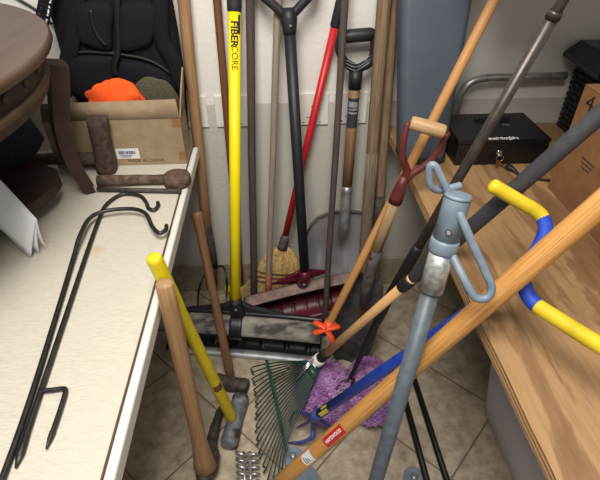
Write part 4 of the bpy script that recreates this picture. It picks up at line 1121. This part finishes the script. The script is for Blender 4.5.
t = thing('keys', 'small keys hanging in the cash box lock', 'keys', kp)
MB().box(kp+V((0, -.010, 0)), .0025, .014, .012, bev=.001).build('key', 'chrome', t)
MB().tube([kp+V((.011*math.sin(a), -.015, -.012+.011*math.cos(a))) for a in [2*PI*i/18 for i in range(18)]], .0012, 6, closed=True, cap=False).build('key_ring', 'chrome', t)
q = kp+V((-.004, -.017, -.016))
MB().prism([q+V((x, 0, z)) for x, z in ((-.006, 0), (.006, 0), (.008, -.008), (.004, -.015), (.0025, -.0155), (.0025, -.026), (-.0025, -.026), (-.0025, -.0155), (-.004, -.015), (-.008, -.008))], (0, -.002, 0)).build('key', 'brass', t)
# cable with plug
t = thing('power_cable', 'black cable with a plug lying on the plywood before the cash box', 'cable', Z(510, 170, BZ))
P = [Z(a, b, BZ+.006) for a, b in ((506, 167.5), (513, 170.5), (522, 176), (536, 178.5), (552, 180), (575, 178))]
MB().tube(cr(P[1:], 6), .0035, 8).build('cord', 'black_p', t)
MB().tube([P[0]+V((0, 0, .005)), lerp(P[0], P[1], .5)+V((0, 0, .005)), P[1]+V((0, 0, .003)), lerp(P[1], P[2], .5)], [.008, .010, .007, .004], 10).build('plug', 'black_p', t)
a = P[0]+V((0, 0, .003)); dd = (P[0]-P[1]).normalized()
for k in (-1, 1): MB().box(a+dd*.012+V((0, .004*k, 0)), .016, .0016, .005, rot=V((1, 0, 0)).rotation_difference(dd).to_matrix().to_4x4(), bev=.0004).build('prong', 'chrome', t)

# black basket and lid
t = thing('basket', 'black woven plastic basket with a pointed dark lid on the bench', 'basket', Z(580, 150, BZ))
e0 = Yp(551, 140, 1.30); 
xb = Z(549, 150, BZ).x; yb0 = Z(549, 150, BZ).y
xb = Yp(553, 140, 1.54).x; zlid = Yp(568, 72, 1.40).z
loft(MB(), [rrect(xb, 1.45, 1.36, 1.545, .015, BZ+.002), rrect(xb-.008, 1.46, 1.355, 1.55, .015, zlid)]).build('body', 'pack_pipe', t)
wv = MB()
for r in range(13):
    z = BZ+.012+(zlid-BZ-.02)*r/12; k = r/12
    for c_ in range(16):
        x = xb+.012+c_*.0235; off = .003 if (r+c_) % 2 else .0005
        wv.box((x-.008*k, 1.358-.005*k-off, z), .0225, .005, .0145, bev=.002, seg=1)
wv.build('woven_strips', 'basket', t)
wv = MB()
for r in range(13):
    z = BZ+.012+(zlid-BZ-.02)*r/12; k = r/12
    for c_ in range(8): wv.box((xb-.002-.008*k-(.003 if (r+c_) % 2 else .0005), 1.375+c_*.0225, z), .005, .0215, .0145, bev=.002, seg=1)
wv.build('woven_strips', 'basket', t)
lf = Yp(559, 54, 1.545); 
lp = [V((lf.x, 1.315, zlid+.004)), V((1.47, 1.315, zlid+.004)), V((1.47, 1.555, zlid+.004)), V((lf.x+.02, 1.555, zlid+.004))]
lu = [V((lf.x+.05, 1.36, zlid+.055)), V((1.43, 1.36, zlid+.055)), V((1.43, 1.54, zlid+.055)), V((lf.x+.055, 1.54, zlid+.055))]
ld = MB(); loft(ld, [lp, [p+V((0, 0, .012)) for p in lp], lu]); 
for i in range(len(ld.f)): ld.flat.add(i)
ld = ld.build('lid', 'safe', t)
p = V((lf.x+.10, 1.45, zlid+.055)); MB().tube([p, p+V((0, 0, .015)), p+V((0, 0, .022))], [.006, .009, .005], 12).build('knob', 'black_p', t)
g = MB(); text_flat(g, 'tote', .022, V((lf.x+.05, 1.325, zlid+.030)), V((1, 0, -.1)), V((0, .5, .9)), lift=.0045); 
g.build('faint_print', 'label_dark', ld)

# cardboard box on the bench
t = thing('cardboard_box', 'brown cardboard box with faded stamps on the plywood bench', 'box', (1.0, 1.0, BZ))
c0 = Z(547.5, 187, BZ+.001); zt = Yp(590.5, 85, c0.y).z
zt = Xp(590.5, 85, c0.x+.001).z if False else zt
x0 = c0.x; y1 = c0.y; y0 = .45
# the near vertical edge seen at the far end fixes the height
best = min(range(10, 60), key=lambda k: abs((lambda q: ((q-CAM).dot(-UP)/(q-CAM).dot(FW)*F+240))(V((x0, y1, BZ+k*.01)))-85))
zt = BZ+best*.01
MB().box((x0+.002, (y0+y1)/2, (BZ+zt)/2), .004, y1-y0, zt-BZ-.002, bev=.0005).build('side_panel', 'card_r', t)
MB().box((x0+.4, (y0+y1)/2, (BZ+zt)/2), .004, y1-y0, zt-BZ-.002, bev=.0005).build('side_panel', 'card_r', t)
for y in (y0+.002, y1-.002): MB().box((x0+.2, y, (BZ+zt)/2), .39, .004, zt-BZ-.002, bev=.0005).build('end_panel', 'card_r', t)
MB().box((x0+.202, (y0+y1)/2, zt-.001), .404, y1-y0, .004, bev=.0005).build('top_flap', 'card_r', t)
def side_text(s, px, py, size, nm, m, sx=1):
    p = Xp(px, py, x0-.0005); g = MB(); text_flat(g, s, size, p, V((0, -1, 0)), V((0, 0, 1)), lift=.0006, sx=sx); g.build(nm, m, t)
side_text('4', 590, 104, .055, 'printed_number', 'ink', 1.2)
p = Xp(588, 162, x0-.0008); g = MB()
for k in range(3): g.box(p+V((0, -.01*k*0, -.011*k)), .0006, .058-.010*k, .004, bev=0)
g.build('stamp', 'ink_soft', t)

# ================================================================== light, world, camera
w = bpy.data.worlds.new('World'); S.world = w; w.use_nodes = True
bg = w.node_tree.nodes['Background']; bg.inputs[0].default_value = (.93, .96, 1, 1); bg.inputs[1].default_value = .35
def area(loc, tgt, sx, sy, e, col=(1, .95, .88)):
    l = bpy.data.lights.new('ceiling lamp', 'AREA'); l.shape = 'RECTANGLE'; l.size = sx; l.size_y = sy; l.energy = e; l.color = col
    o = bpy.data.objects.new('ceiling_lamp', l); COL.objects.link(o); o.location = loc
    o.rotation_euler = (V(tgt)-V(loc)).to_track_quat('-Z', 'Y').to_euler(); return o
struct('shade_board_1', MB().box((1.07, 1.24, 1.475), 1.30, .64, .03, bev=.003), 'wood_weather')  # board added out of view above the bench to shade the right-hand wall
area((-.12, .12, 2.40), (-.05, 1.1, .4), .6, .9, 46)

cam = bpy.data.cameras.new('Camera'); co = bpy.data.objects.new('Camera', cam); COL.objects.link(co)
cam.sensor_fit = 'HORIZONTAL'; cam.sensor_width = 36; cam.lens = 36*F/600; cam.clip_start = .02
co.matrix_world = frame_at(CAM, RT, UP, -FW)
S.camera = co
S.view_settings.view_transform = 'Standard'; S.view_settings.look = 'None'; S.view_settings.gamma = 1; S.view_settings.exposure = 0
S.view_settings.use_curve_mapping = False
